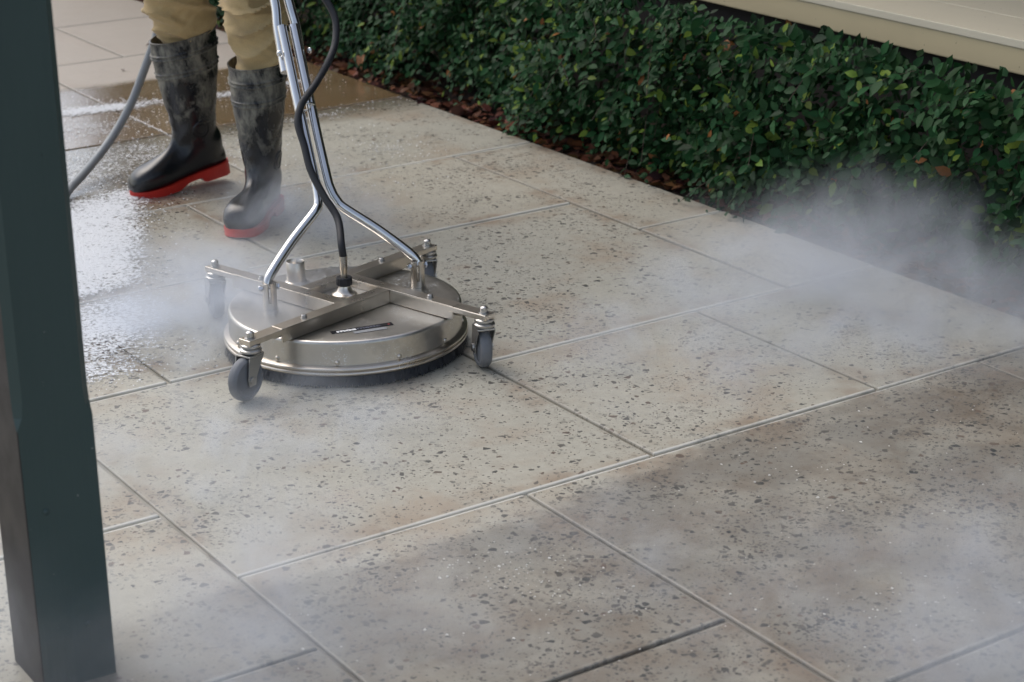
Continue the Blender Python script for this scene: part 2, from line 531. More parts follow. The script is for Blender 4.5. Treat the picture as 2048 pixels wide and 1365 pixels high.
def leaf_template(L=1.0, W=0.58, fold=0.16, curl=0.12):
    """pointed oval leaf lying along +x with its face up, folded along the midrib; 8 verts, 6 quads-as-tris kept as quads"""
    xs = (0.0, 0.28, 0.62, 1.0)
    ws = (0.0, 0.44, 0.40, 0.0)
    V = []
    for x, w in zip(xs, ws):
        z = -curl * (x - 0.35) ** 2
        V.append((x * L, 0, z * L))
    for x, w in zip(xs[1:3], ws[1:3]):
        z = -curl * (x - 0.35) ** 2
        V.append((x * L, w * W, z * L + fold * w * W)); V.append((x * L, -w * W, z * L + fold * w * W))
    F = [(0, 1, 4, 0), (1, 2, 6, 4), (2, 3, 6, 2), (0, 5, 1, 0), (5, 7, 2, 1), (7, 3, 2, 7)]
    T = []
    for a, b, c, d in F:
        T.append((a, b, c))
        if d != a and d != c and len({a, b, c, d}) == 4: T.append((a, c, d))
    return np.array(V, np.float32), np.array(T, np.int32)

def leaves_mesh(name, P, fwd, nrm, size, tint, W=0.58, fold=0.16):
    V0, F0 = leaf_template(1.0, W, fold)
    fwd = fwd / np.linalg.norm(fwd, axis=1)[:, None]
    side = np.cross(nrm, fwd); side /= np.linalg.norm(side, axis=1)[:, None] + 1e-9
    nn = np.cross(fwd, side)
    V = P[:, None, :] + size[:, None, None] * (V0[None, :, 0:1] * fwd[:, None, :] + V0[None, :, 1:2] * side[:, None, :] + V0[None, :, 2:3] * nn[:, None, :])
    n = len(P); k = len(V0)
    F = (F0[None] + (np.arange(n) * k)[:, None, None]).reshape(-1, 3)
    C = np.repeat(tint, k, axis=0)
    return np_mesh(name, V.reshape(-1, 3), F, C)

def leaf_tints(n, yellow=0.06, dead=0.006):
    r = rng.random(n); b = rng.uniform(0.4, 1.45, n)
    base = np.stack([0.013 * b, 0.056 * b, 0.018 * b], 1)
    warm = rng.random((n, 1))
    base = base * (1 - 0.25 * warm) + 0.25 * warm * np.array([[0.045, 0.085, 0.02]])
    y = r < yellow
    base[y] = np.array([0.13, 0.19, 0.028]) * rng.uniform(0.6, 1.25, (y.sum(), 1))
    d = r > 1 - dead
    base[d] = np.array([0.30, 0.12, 0.035]) * rng.uniform(0.5, 1.1, (d.sum(), 1))
    return base

def hedge_x(y, z):
    """front of the hedge, metres along x; bulges, and is set back near the soil"""
    y = np.asarray(y); z = np.asarray(z)
    bul = 0.038 * np.sin(y * 2.3 + 0.6) + 0.034 * np.sin(y * 5.9 + z * 6) + 0.020 * np.sin(y * 13.1 + z * 11 + 1.0)
    prof = 3.455 + 0.055 * np.clip((0.14 - z) / 0.14, 0, 1) ** 1.2 + 0.45 * np.clip((z - 0.455) / 0.25, 0, 1) ** 1.6
    return prof + bul
HY0, HY1 = 1.0, 12.6
def spray_field(n_sprays, per, size_lo, size_hi, depth):
    y = rng.uniform(HY0, HY1, n_sprays)
    z = rng.uniform(0.035, 0.55, n_sprays)
    z = np.where(rng.random(n_sprays) < 0.12, rng.uniform(0.01, 0.14, n_sprays), z)
    x = hedge_x(y, z) + rng.uniform(0, depth, n_sprays) - 0.01
    ang = rng.uniform(-math.pi, math.pi, n_sprays)
    # stems run over the face of the hedge, leaning out and drooping
    d = np.stack([-rng.uniform(0.15, 0.8, n_sprays), np.cos(ang), np.sin(ang) * 0.8 + 0.15], 1)
    d /= np.linalg.norm(d, axis=1)[:, None]
    face = np.stack([-rng.uniform(0.5, 1.1, n_sprays), rng.normal(0, 0.35, n_sprays), rng.uniform(0.35, 1.1, n_sprays)], 1)
    face /= np.linalg.norm(face, axis=1)[:, None]
    side = np.cross(face, d); side /= np.linalg.norm(side, axis=1)[:, None]
    # thin the growth here and there so that dark hollows show
    hol = np.array([mnoise.noise(Vector((b_ * 7, c_ * 9, 1.5))) for b_, c_ in zip(y, z)])
    x = x + 0.16 * np.clip(-hol - 0.05, 0, 1)
    step = rng.uniform(0.011, 0.020, n_sprays)
    base = rng.uniform(size_lo, size_hi, n_sprays) * (1 + 0.22 * np.clip((4.8 - y) / 1.5, 0, 1))
    Ps, Fs, Ns, Ss = [], [], [], []
    stems = []
    p0 = np.stack([x, y, z], 1)
    for k in range(per):
        s = step * k
        p = p0 + d * s[:, None] + np.array([0, 0, -1.0]) * (s ** 2 * 1.6)[:, None]
        sg = 1 if k % 2 else -1
        f = side * sg * 1.0 + d * 0.65 + rng.normal(0, 0.22, (n_sprays, 3))
        nn = face + rng.normal(0, 0.28, (n_sprays, 3))
        sz = base * (0.75 + 0.5 * math.sin(math.pi * (k + 1) / (per + 1))) * rng.uniform(0.75, 1.2, n_sprays)
        Ps.append(p); Fs.append(f); Ns.append(nn); Ss.append(sz)
        stems.append(p)
    keep = np.concatenate([(q[:, 2] > -0.01) & (q[:, 2] < 0.435 + (3.75 - q[:, 0]) * 0.285 + 0.010 * np.sin(q[:, 1] * 9) - 0.018 * np.clip((4.6 - q[:, 1]), 0, 1)) & (q[:, 0] < 3.74) for q in Ps])
    return (np.concatenate(Ps)[keep], np.concatenate(Fs)[keep], np.concatenate(Ns)[keep], np.concatenate(Ss)[keep], stems)

hedge = empty('hedge', (3.55, 6.0, 0))
tag(hedge, 'dense dark green small-leaved creeper hedge beside the paving under the cream timber edge', 'hedge')
def place_world(o, parent):
    o.parent = parent
    o.matrix_parent_inverse = Matrix.Translation(parent.location).inverted()
    return o
def mesh_in(name, me, mat, parent, kind=None):
    me.materials.append(mat)
    o = bpy.data.objects.new(name, me)
    col.objects.link(o)
    place_world(o, parent)
    if kind: o['kind'] = kind
    return o
P, Fd, Nn, Sz, st1 = spray_field(4600, 11, 0.015, 0.036, 0.10)
mesh_in('foliage', leaves_mesh('foliage', P, Fd, Nn, Sz, leaf_tints(len(P))), MAT['leaf'], hedge, 'stuff')
# deep inner leaves so that no gap shows daylight
n = 16000
yy = rng.uniform(HY0, HY1, n); zz = rng.uniform(0.0, 0.48, n)
P = np.stack([hedge_x(yy, zz) + rng.uniform(0.06, 0.16, n), yy, zz], 1)
mesh_in('inner_foliage', leaves_mesh('inner_foliage', P, rng.normal(0, 1, (n, 3)), np.array([[-0.8, 0, 0.5]]) + rng.normal(0, 0.5, (n, 3)), rng.uniform(0.025, 0.045, n), leaf_tints(n, 0.01, 0.01) * 0.8), MAT['leaf'], hedge, 'stuff')
bm = bmesh.new()
for i in range(0, 4600, 5):
    pts = [tuple(st1[k][i]) for k in (0, 4, 8, 10)]
    if max(q[2] - 0.405 - (3.75 - q[0]) * 0.285 for q in pts) > 0: continue
    add_t = [Vector(q) for q in pts]
    vs = []
    for q in add_t:
        vs.append([bm.verts.new(q + Vector(w) * 0.0012) for w in ((1, 0, 0), (-0.5, 0.86, 0), (-0.5, -0.86, 0))])
    for a, b in zip(vs[:-1], vs[1:]):
        for k in range(3): bm.faces.new((a[k], a[(k + 1) % 3], b[(k + 1) % 3], b[k]))
for i in range(90):                                     # woody stems low down
    y = rnd.uniform(1.2, 9); x = 3.60 + rnd.uniform(-0.03, 0.05)
    pts = [(x, y, -0.02), (x - 0.02, y + rnd.uniform(-.04, .04), 0.09), (x - 0.05, y + rnd.uniform(-.1, .1), 0.2), (x - 0.03, y + rnd.uniform(-.15, .15), 0.34)]
    add_tube(bm, pts, 0.004, 6) if i < 0 else None
    vs = []
    for q in pts:
        q = Vector(q)
        vs.append([bm.verts.new(q + Vector(w) * 0.0045) for w in ((1, 0, 0), (0, 1, 0), (-1, 0, 0), (0, -1, 0))])
    for a, b in zip(vs[:-1], vs[1:]):
        for k in range(4): bm.faces.new((a[k], a[(k + 1) % 4], b[(k + 1) % 4], b[k]))
o = mesh_obj('stems', bm, MAT['stem']); place_world(o, hedge); o['kind'] = 'stuff'

# the leaves that show largest, one object each, on the near right stretch
shared = []
for k in range(10):
    tint = leaf_tints(1, 0.0, 0.0) * 1.25 if k < 6 else (np.array([[0.12, 0.20, 0.03]]) * rng.uniform(0.6, 1.2) if k < 9 else np.array([[0.24, 0.10, 0.03]]))
    V0, F0 = leaf_template(1.0, rng.uniform(0.5, 0.68), rng.uniform(0.08, 0.3), rng.uniform(0.05, 0.35))
    me = np_mesh('leaf', V0, F0, np.repeat(tint, len(V0), 0)); me.materials.append(MAT['leaf'])
    shared.append(me)
hy = rng.uniform(2.55, 5.2, 300); hz = rng.uniform(0.06, 0.47, 300)
for i in range(300):
    me = shared[int(rng.choice(10, p=[.135] * 6 + [.060] * 3 + [.010]))]
    o = bpy.data.objects.new('leaf', me)
    x = float(hedge_x(hy[i], hz[i])) - rng.uniform(0.0, 0.035)
    f = Vector((-rng.uniform(0.1, 0.6), rng.normal(0, 0.8), rng.normal(0, 0.5))).normalized()
    nrm = Vector((-rng.uniform(0.5, 1.0), rng.normal(0, 0.35), rng.uniform(0.3, 1.0)))
    s = nrm.cross(f).normalized(); nn = f.cross(s)
    M = Matrix((f, s, nn)).transposed().to_4x4()
    M = Matrix.Translation((x, hy[i], hz[i])) @ M @ Matrix.Scale(float(rng.uniform(0.030, 0.050)), 4)
    col.objects.link(o)
    o.parent = hedge
    o.matrix_parent_inverse = Matrix.Translation(hedge.location).inverted()
    o.matrix_basis = M

# fallen leaves in the bed: nobody could count them
n = 3600
yy = rng.uniform(1.5, 11.5, n); xx = 3.385 + np.abs(rng.normal(0.05, 0.07, n))
P = np.stack([xx, yy, -0.022 + 0.12 * (xx - 3.374) + rng.uniform(0.004, 0.022, n)], 1)
tint = np.array([[0.15, 0.055, 0.026]]) * rng.uniform(0.25, 1.35, (n, 1)) * np.array([1, 1, 1]) + rng.uniform(0, 0.02, (n, 3))
a = rng.uniform(-math.pi, math.pi, n)
me = leaves_mesh('leaf_litter', P, np.stack([np.cos(a), np.sin(a), rng.normal(0, 0.25, n)], 1), np.array([[0, 0, 1.0]]) + rng.normal(0, 0.4, (n, 3)), rng.uniform(0.018, 0.055, n), tint, 0.7)
me.materials.append(MAT['leaf'])
tag(link(bpy.data.objects.new('leaf_litter', me)), 'brown dead leaves lying on the soil between paving and hedge', 'leaf litter', kind='stuff')

MAT['dead_leaf'] = plain('dry_brown_leaf', (0.36, 0.17, 0.08), 0.7, var=0.35, scale=60)
MAT['dark_leaf'] = plain('wet_brown_leaf', (0.075, 0.035, 0.022), 0.5, var=0.35, scale=60)
def dead_leaf(label, loc, f, nrm, size, mat, w=0.75):
    V0, F0 = leaf_template(1.0, w, 0.45, 0.5)
    f = Vector(f).normalized(); s = Vector(nrm).cross(f).normalized(); nn = f.cross(s)
    M = Matrix((f, s, nn)).transposed()
    V = [M @ (Vector(v) * size) for v in V0]
    o = data_obj('fallen_leaf', V, [tuple(int(i) for i in q) for q in F0], mat)
    o.location = loc
    return tag(o, label, 'leaf', 'fallen brown leaves')

# ------------------------------------------------------------------ verandah post
def post_mat():
    t = NT('dark_green_gloss_paint')
    f = t.noise(4, 4, 0.6, vec=t.scalevec(t.pos(), (1, 1, 0.25)))
    c = t.mix(f, (0.038, 0.068, 0.064), (0.050, 0.084, 0.079))
    ch = t.noise(55, 3, 0.6)
    c = t.mix(t.step(ch, 0.72, 0.745, 0, 0.85), c, (0.30, 0.31, 0.29))
    ch2 = t.noise(26, 4, 0.7, vec=t.addvec(t.scalevec(t.pos(), (1, 1, 0.6)), (4, 2, 9)))
    c = t.mix(t.step(ch2, 0.70, 0.74, 0, 0.75), c, (0.008, 0.012, 0.012))
    haze = t.step(t.math('ADD', t.sep(t.pos())[2], t.math('MULTIPLY', t.noise(14, 5, 0.65), 0.22)), 0.12, 0.30, 0.38, 0.0)  # paler foot: steam haze put into the paint colour
    c = t.mix(haze, c, (0.17, 0.165, 0.15))
    t.set(Base_Color=c, Roughness=t.step(f, 0.2, 0.8, 0.32, 0.5))
    t.bump(t.noise(18, 4, 0.6, vec=t.scalevec(t.pos(), (6, 6, 0.35))), 0.22, 0.003)
    return t.m
MAT['post'] = post_mat()
MAT['post_side'] = plain('dark_brown_left_face', (0.018, 0.015, 0.0135), 0.6, var=0.3, scale=10)  # the left face is a darker brown than the other sides
PX0, PX1, PY0, PY1 = 0.866, 0.984, 2.611, 2.739
post = empty('verandah_post', ((PX0 + PX1) / 2, (PY0 + PY1) / 2, 0))
tag(post, 'dark green painted square timber post with stop-chamfered edges and chipped paint', 'post')
def octagon_post():
    hx, hy = (PX1 - PX0) / 2, (PY1 - PY0) / 2
    def ring(z, ch, g=0.0):
        a, b = hx - g, hy - g
        return [(-a + ch, -b, z), (a - ch, -b, z), (a, -b + ch, z), (a, b - ch, z), (a - ch, b, z), (-a + ch, b, z), (-a, b - ch, z), (-a, -b + ch, z)]
    prof = [(0.0, 0.0015, 0.0), (0.436, 0.0015, 0.0), (0.441, 0.003, 0), (0.455, 0.0095, 0), (0.478, 0.0125, 0), (2.35, 0.0125, 0), (2.40, 0.0015, 0), (2.62, 0.0015, 0)]
    bm = bmesh.new()
    rings = [[bm.verts.new(p) for p in ring(*q)] for q in prof]
    for a, b in zip(rings[:-1], rings[1:]):
        for k in range(8): bm.faces.new((a[k], a[(k + 1) % 8], b[(k + 1) % 8], b[k]))
    bm.faces.new(rings[0][::-1]); bm.faces.new(rings[-1])
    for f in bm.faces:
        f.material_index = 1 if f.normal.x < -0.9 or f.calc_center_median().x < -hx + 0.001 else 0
    return bm
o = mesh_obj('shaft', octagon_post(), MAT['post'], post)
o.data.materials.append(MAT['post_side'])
bm = bmesh.new(); add_box(bm, (-0.004, 0.006, 0.004), (0.098, 0.104, 0.010), bevel=0.002)
# a steel stirrup shows at the foot
mesh_obj('base_plate', bm, plain('rusty_steel', (0.13, 0.075, 0.05), 0.7, 0.3), post)
for z, dx in ((0.098, 0.02), (0.30, -0.028)):
    bm = bmesh.new(); add_lathe(bm, [(0.0001, -0.001), (0.0045, -0.001), (0.0055, 0.0005), (0.004, 0.0018), (0.0001, 0.002)], 12, axis='y')
    o = mesh_obj('nail_head', bm, MAT['post'], post, smooth=40); o.location = (dx, -(PY1 - PY0) / 2 - 0.0012, z); o.scale = (1, -1, 1)

# ------------------------------------------------------------------ surface cleaner
def steel_mat(name, c, rough, streak=0.035, spots=0.0):
    t = NT(name)
    f = t.noise(9, 5, 0.6, vec=t.objco())
    g = t.noise(120, 2, 0.5, vec=t.scalevec(t.objco(), (1, 1, 9)))
    cc = t.mix(t.step(f, 0.3, 0.75, 0, 0.6), c, tuple(x * 0.72 for x in c))
    r = t.math('ADD', t.step(f, 0.25, 0.75, rough - streak, rough + streak), t.math('MULTIPLY', t.math('SUBTRACT', g, 0.5), 0.015))
    if spots:
        v = t.vor(240, 'F1', t.objco())
        ds = t.noise(14, 3, 0.6, vec=t.addvec(t.objco(), (2, 3, 1)))
        rr = t.sep(v.outputs['Color'])[0]
        m = t.math('MULTIPLY', t.math('LESS_THAN', v.outputs['Distance'], t.math('MULTIPLY', rr, 0.42)), t.step(ds, 0.45, 0.62))
        m = t.math('MULTIPLY', m, spots)
        cc = t.mix(m, cc, (0.75, 0.76, 0.76))
        r = t.math('ADD', r, t.math('MULTIPLY', m, 0.3))
        t.set(Metallic=t.math('SUBTRACT', 1.0, t.math('MULTIPLY', m, 0.8)))
        film = t.step(t.noise(7, 4, 0.6, vec=t.addvec(t.objco(), (8, 1, 1))), 0.52, 0.66, 0, 0.55)
        cc = t.mix(film, cc, (0.36, 0.345, 0.32))
    else:
        t.set(Metallic=1.0)
    t.set(Base_Color=cc, Roughness=r)
    return t.m
MAT['steel'] = steel_mat('brushed_stainless_steel', (0.72, 0.655, 0.57), 0.30)
MAT['deck_steel'] = steel_mat('wet_splashed_stainless_steel', (0.64, 0.605, 0.545), 0.32, spots=0.9)
MAT['chrome'] = steel_mat('polished_steel_tube', (0.78, 0.77, 0.75), 0.14, 0.05)
MAT['zinc'] = steel_mat('zinc_plated_steel', (0.52, 0.51, 0.49), 0.36)
MAT['black_rubber'] = plain('black_rubber', (0.016, 0.016, 0.018), 0.55, var=0.3)
MAT['grey_wheel'] = plain('grey_rubber_wheel', (0.18, 0.185, 0.195), 0.6, var=0.25)
MAT['bristle'] = plain('black_nylon_bristle', (0.035, 0.038, 0.044), 0.6, var=0.4)
MAT['print_black'] = plain('black_sticker', (0.012, 0.012, 0.014), 0.7, var=0.1, Specular_IOR_Level=0.15)
MAT['print_white'] = plain('white_print', (0.78, 0.78, 0.76), 0.5, var=0.05)
MAT['print_grey'] = plain('dim_blue_grey_print', (0.12, 0.125, 0.16), 0.5, var=0.2)
MAT['print_red'] = plain('red_print', (0.45, 0.05, 0.05), 0.5, var=0.1)
MAT['sticker'] = plain('worn_silver_sticker', (0.27, 0.275, 0.28), 0.45, var=0.15)
MAT['brass'] = plain('hose_ferrule', (0.55, 0.51, 0.43), 0.3, 1.0)

CX, CY, CROT = 2.006, 3.694, math.radians(16)
mach = empty('surface_cleaner', (CX, CY, 0), CROT)
tag(mach, 'round stainless steel rotary surface cleaner on four swivel casters with a pushed handle', 'surface cleaner')
RD = 0.262
# deck
bm = bmesh.new()
prof = [(RD + 0.001, 0.040), (RD, 0.046), (RD, 0.094)]
for k in range(6):
    a = math.pi / 2 * k / 5
    prof.append((RD - 0.007 + 0.007 * math.cos(a), 0.094 + 0.007 * math.sin(a)))
prof += [(RD - 0.03, 0.1012), (0.10, 0.1015), (0.0001, 0.1015)]
add_lathe(bm, prof, 96)
mesh_obj('deck', bm, MAT['deck_steel'], mach, smooth=35)
# lower flange with two rolled ridges
bm = bmesh.new()
pr = [(RD - 0.006, 0.026), (RD + 0.010, 0.0262)]
for zc, rr in ((0.031, 0.0045), (0.0405, 0.004)):
    for k in range(7):
        a = -math.pi / 2 + math.pi * k / 6
        pr.append((RD + 0.0085 + rr * math.cos(a), zc + rr * math.sin(a)))
    pr.append((RD + 0.0075, zc + rr + 0.0006))
pr += [(RD + 0.0005, 0.0475), (RD - 0.006, 0.0476)]
add_lathe(bm, pr, 96, cap=False)
mesh_obj('flange', bm, MAT['steel'], mach, smooth=50)
# rivets round the drum
bm = bmesh.new()
add_lathe(bm, [(0.0055, 0.0), (0.0052, 0.002), (0.003, 0.0036), (0.0001, 0.004)], 12, axis='x')
rivet0 = None
for k in range(12):
    a = 2 * math.pi * (k + 0.35) / 12
    if rivet0 is None:
        o = mesh_obj('rivet', bm, MAT['steel'], mach, smooth=60); rivet0 = o
    else:
        o = rivet0.copy(); col.objects.link(o)
    o.location = ((RD - 0.0003) * math.cos(a), (RD - 0.0003) * math.sin(a), 0.054)
    o.rotation_euler = (0, 0, a)
# brush skirt
V, F = [], []
nb = 5200
for i in range(nb):
    a = 2 * math.pi * i / nb + rng.normal(0, 0.002)
    lean = rng.normal(0, 0.02); out = rng.uniform(-0.004, 0.010); r0 = RD + 0.004 + rng.uniform(-0.010, 0.002)
    w = 0.0016 / RD
    zb = max(0.0008, rng.normal(0.003, 0.003))
    base = len(V)
    for aa, rr, z in ((a - w, r0, 0.030), (a + w, r0, 0.030), (a + lean + w * .5, r0 + out, zb), (a + lean - w * .5, r0 + out, zb)):
        V.append((rr * math.cos(aa), rr * math.sin(aa), z))
    F.append((base, base + 1, base + 2, base + 3))
me = np_mesh('brush_skirt', V, F); me.materials.append(MAT['bristle'])
link(bpy.data.objects.new('brush_skirt', me), mach)['kind'] = 'stuff'
bm = bmesh.new(); add_lathe(bm, [(RD - 0.016, 0.004), (RD - 0.004, 0.006), (RD - 0.001, 0.030), (RD - 0.016, 0.031)], 96, cap=False)
mesh_obj('skirt_band', bm, MAT['bristle'], mach, smooth=40)

# four frame beams laid like a pinwheel, each with its end bar and a swivel caster
B0, B1, BZ0, BZ1 = 0.055, 0.087, 0.1025, 0.1335
def beam_bm():
    bm = bmesh.new()
    th = 0.003
    L0, L1 = -0.275, B0 - 0.001
    add_box(bm, ((L0 + L1) / 2, -(B0 + B1) / 2, BZ1 - th / 2), (L1 - L0, B1 - B0, th), bevel=0.001)
    add_box(bm, ((L0 + L1) / 2, -B1 + th / 2, (BZ0 + BZ1 - th) / 2), (L1 - L0, th, BZ1 - th - BZ0 - 0.0002), bevel=0.0008)
    add_box(bm, ((L0 + L1) / 2, -B0 - th / 2, (BZ0 + BZ1 - th) / 2), (L1 - L0, th, BZ1 - th - BZ0 - 0.0002), bevel=0.0008)
    return bm
def end_bar_bm():
    bm = bmesh.new()
    add_box(bm, (-0.3155, -0.071, BZ1 - 0.0072), (0.108, 0.0335, 0.0125), bevel=0.0018)
    return bm
def bolt_bm(r=0.0075, h=0.007):
    bm = bmesh.new()
    add_lathe(bm, [(r * 1.25, 0), (r * 1.25, 0.0016), (r * 0.98, 0.0018), (r * 0.98, h), (r * 0.75, h + 0.0016), (0.0001, h + 0.002)], 6 if r < 0.006 else 12)
    return bm
CU, CV = -0.352, -0.071                             # caster pivot in beam space (first beam)
def caster(root, name, z_top, swivel):
    c = empty(name, (CU, CV, 0), 0, root)
    bm = bmesh.new()                                    # swivel head and king bolt
    add_lathe(bm, [(0.019, z_top - 0.030), (0.023, z_top - 0.027), (0.0235, z_top - 0.022), (0.018, z_top - 0.0185), (0.021, z_top - 0.016), (0.021, z_top - 0.0115), (0.016, z_top - 0.009), (0.013, z_top - 0.007)], 28)
    mesh_obj('swivel_head', bm, MAT['zinc'], c, smooth=40)
    bm = bmesh.new()
    add_lathe(bm, [(0.012, z_top + 0.0005), (0.012, z_top + 0.003), (0.0085, z_top + 0.0035), (0.0085, z_top + 0.014), (0.006, z_top + 0.0165), (0.0001, z_top + 0.0172)], 18)
    mesh_obj('king_bolt', bm, MAT['zinc'], c, smooth=40)
    R = Matrix.Rotation(swivel, 4, 'Z')
    off, wz, wr = 0.022, 0.0475, 0.0475
    bm = bmesh.new()
    zt = z_top - 0.030
    add_box(bm, (0.004, 0, zt - 0.002), (0.046, 0.040, 0.0040), bevel=0.001)
    for sy in (-1, 1):
        r = bmesh.ops.create_grid(bm, x_segments=1, y_segments=1, size=0.001)
        bmesh.ops.delete(bm, geom=r['verts'], context='VERTS')
        y = sy * 0.0185
        top, bot = zt - 0.0045, wz - 0.012
        outline = [(-0.019, top), (0.027, top), (off + 0.013, wz + 0.004), (off + 0.010, bot), (off - 0.010, bot), (off - 0.014, wz + 0.006)]
        a = [bm.verts.new((px, y - 0.0014, pz)) for px, pz in outline]
        b = [bm.verts.new((px, y + 0.0014, pz)) for px, pz in outline]
        bm.faces.new(a); bm.faces.new(b[::-1])
        for k in range(6): bm.faces.new((a[k], a[(k + 1) % 6], b[(k + 1) % 6], b[k]))
    bmesh.ops.recalc_face_normals(bm, faces=bm.faces[:])
    bm.transform(R)
    mesh_obj('fork', bm, MAT['zinc'], c)
    bm = bmesh.new()
    w = 0.0125
    add_lathe(bm, [(0.010, -w - 0.001), (0.018, -w), (0.034, -w + 0.002), (0.036, -w), (wr - 0.006, -w), (wr - 0.001, -w + 0.005), (wr, -0.003), (wr, 0.003), (wr - 0.001, w - 0.005), (wr - 0.006, w), (0.036, w), (0.034, w - 0.002), (0.018, w), (0.010, w + 0.001)], 40, axis='y')
    bm.transform(R @ Matrix.Translation((off, 0, wz + 0.0005)))
    mesh_obj('wheel', bm, MAT['grey_wheel'], c, smooth=35)
    bm = bmesh.new()
    add_lathe(bm, [(0.005, -0.024), (0.0085, -0.0235), (0.0085, -0.020), (0.004, -0.0198), (0.004, 0.0198), (0.0085, 0.020), (0.0085, 0.0235), (0.005, 0.024)], 12, axis='y')
    bm.transform(R @ Matrix.Translation((off, 0, wz + 0.0005)))
    mesh_obj('axle', bm, MAT['zinc'], c)
    return c
def parts_rot(o, ang):
    """turn a part about the cleaner's axis"""
    R = Matrix.Rotation(ang, 4, 'Z')
    o.matrix_basis = R @ o.matrix_basis
beam0 = mesh_obj('frame_beam', beam_bm(), MAT['steel'], mach)
bar0 = mesh_obj('end_bar', end_bar_bm(), MAT['steel'], mach)
bolts0 = [mesh_obj('bolt', bolt_bm(0.0062, 0.006), MAT['zinc'], mach, smooth=40, loc=(x, -(B0 + B1) / 2, BZ1)) for x in (-0.195,)]
for k in range(1, 4):
    ang = k * math.pi / 2
    for src in (beam0, bar0, bolts0[0]):
        c = src.copy(); col.objects.link(c); parts_rot(c, ang)
# casters: each trails its own way as the machine is pulled
# order: front left, front right, back right, back left of the photograph
for k in range(4):
    want = (math.radians(203), math.radians(72), math.radians(70), math.radians(78))[k]
    ang = k * math.pi / 2
    c = caster(mach, 'caster', BZ1 - 0.003, want - CROT - ang)
    parts_rot(c, ang)
# swivel plate and swivel in the middle
bm = bmesh.new(); add_box(bm, (0, 0, 0.1135), (2 * B0 - 0.002, 2 * B0 - 0.002, 0.005), bevel=0.001)
mesh_obj('centre_plate', bm, MAT['deck_steel'], mach)
bm = bmesh.new()
add_lathe(bm, [(0.028, 0.1165), (0.028, 0.1215), (0.024, 0.1235), (0.019, 0.126), (0.014, 0.136), (0.0125, 0.142), (0.0125, 0.150)], 40)
mesh_obj('swivel', bm, MAT['steel'], mach, smooth=40)
bm = bmesh.new()
prof_n = 28
rings = []
for z, r in ((0.141, 0.0155), (0.143, 0.0168), (0.158, 0.0168), (0.160, 0.0155)):
    rings.append([bm.verts.new(((r + (0.0012 if i % 2 else 0)) * math.cos(2 * math.pi * i / prof_n), (r + (0.0012 if i % 2 else 0)) * math.sin(2 * math.pi * i / prof_n), z)) for i in range(prof_n)])
for a, b in zip(rings[:-1], rings[1:]):
    for i in range(prof_n): bm.faces.new((a[i], a[(i + 1) % prof_n], b[(i + 1) % prof_n], b[i]))
bm.faces.new(rings[0][::-1]); bm.faces.new(rings[-1])
mesh_obj('coupling_nut', bm, MAT['black_rubber'], mach)
# vacuum stub at the back
def to_local(x, y):
    v = Matrix.Rotation(-CROT, 2) @ Vector((x - CX, y - CY)); return v.x, v.y
sx, sy = to_local(1.985, 3.888)
bm = bmesh.new()
add_lathe(bm, [(0.026, 0.1016), (0.0215, 0.104), (0.0215, 0.148), (0.020, 0.150), (0.0185, 0.148), (0.0185, 0.108), (0.0001, 0.107)], 36, center=(sx, sy, 0), cap=False)
mesh_obj('port_stub', bm, MAT['steel'], mach, smooth=40)
# sticker with the maker's lettering
lx0, ly0 = to_local(1.8785, 3.531); lx1, ly1 = to_local(2.0185, 3.505)
lab_ang = math.atan2(ly1 - ly0, lx1 - lx0)
lab = empty('name_label', ((lx0 + lx1) / 2, (ly0 + ly1) / 2, 0.1019), lab_ang, mach)
def flat_plate(name, w, h, z, mat, parent, cx=0, cyy=0, t=0.0004, slant=0.0):
    bm = bmesh.new()
    pts = [(-w / 2, -h / 2), (w / 2, -h / 2), (w / 2 + slant, h / 2), (-w / 2 + slant, h / 2)]
    a = [bm.verts.new((x + cx, y + cyy, z)) for x, y in pts]; b = [bm.verts.new((x + cx, y + cyy, z + t)) for x, y in pts]
    bm.faces.new(a[::-1]); bm.faces.new(b)
    for k in range(4): bm.faces.new((a[k], a[(k + 1) % 4], b[(k + 1) % 4], b[k]))
    return mesh_obj(name, bm, mat, parent)
flat_plate('black_strip', 0.140, 0.017, 0.0, MAT['print_black'], lab)
flat_plate('serial_sticker', 0.075, 0.014, 0.0, MAT['sticker'], lab, 0.012, -0.020)
def text_mesh(name, body, size, mat, parent, loc, bold=0.0, squash=1.0):
    cu = bpy.data.curves.new(name, 'FONT'); cu.body = body; cu.size = size; cu.offset = bold; cu.extrude = 0.0001
    cu.align_x = 'LEFT'; cu.align_y = 'CENTER'
    tmp = bpy.data.objects.new(name, cu); col.objects.link(tmp)
    bpy.context.view_layer.update()
    me = bpy.data.meshes.new_from_object(tmp.evaluated_get(bpy.context.evaluated_depsgraph_get()))
    w = tmp.dimensions.x
    bpy.data.objects.remove(tmp); bpy.data.curves.remove(cu)
    me.materials.append(mat) if not me.materials else me.materials.__setitem__(0, mat)
    o = bpy.data.objects.new(name, me); o.location = loc; o.scale = (squash, 1, 1)
    link(o, parent); return w * squash
w = text_mesh('lettering', 'mos', 0.0185, MAT['print_white'], lab, (-0.058, -0.0005, 0.0006), 0.0010, 1.40)
text_mesh('lettering', 'matic', 0.0185, MAT['print_grey'], lab, (-0.058 + w + 0.001, -0.0005, 0.0006), 0.0003, 1.35)
bm = bmesh.new(); add_lathe(bm, [(0.0026, 0.0004), (0.0026, 0.0008), (0.0001, 0.0008)], 12)
mesh_obj('red_dot', bm, MAT['print_red'], lab, loc=(0.061, -0.002, 0))
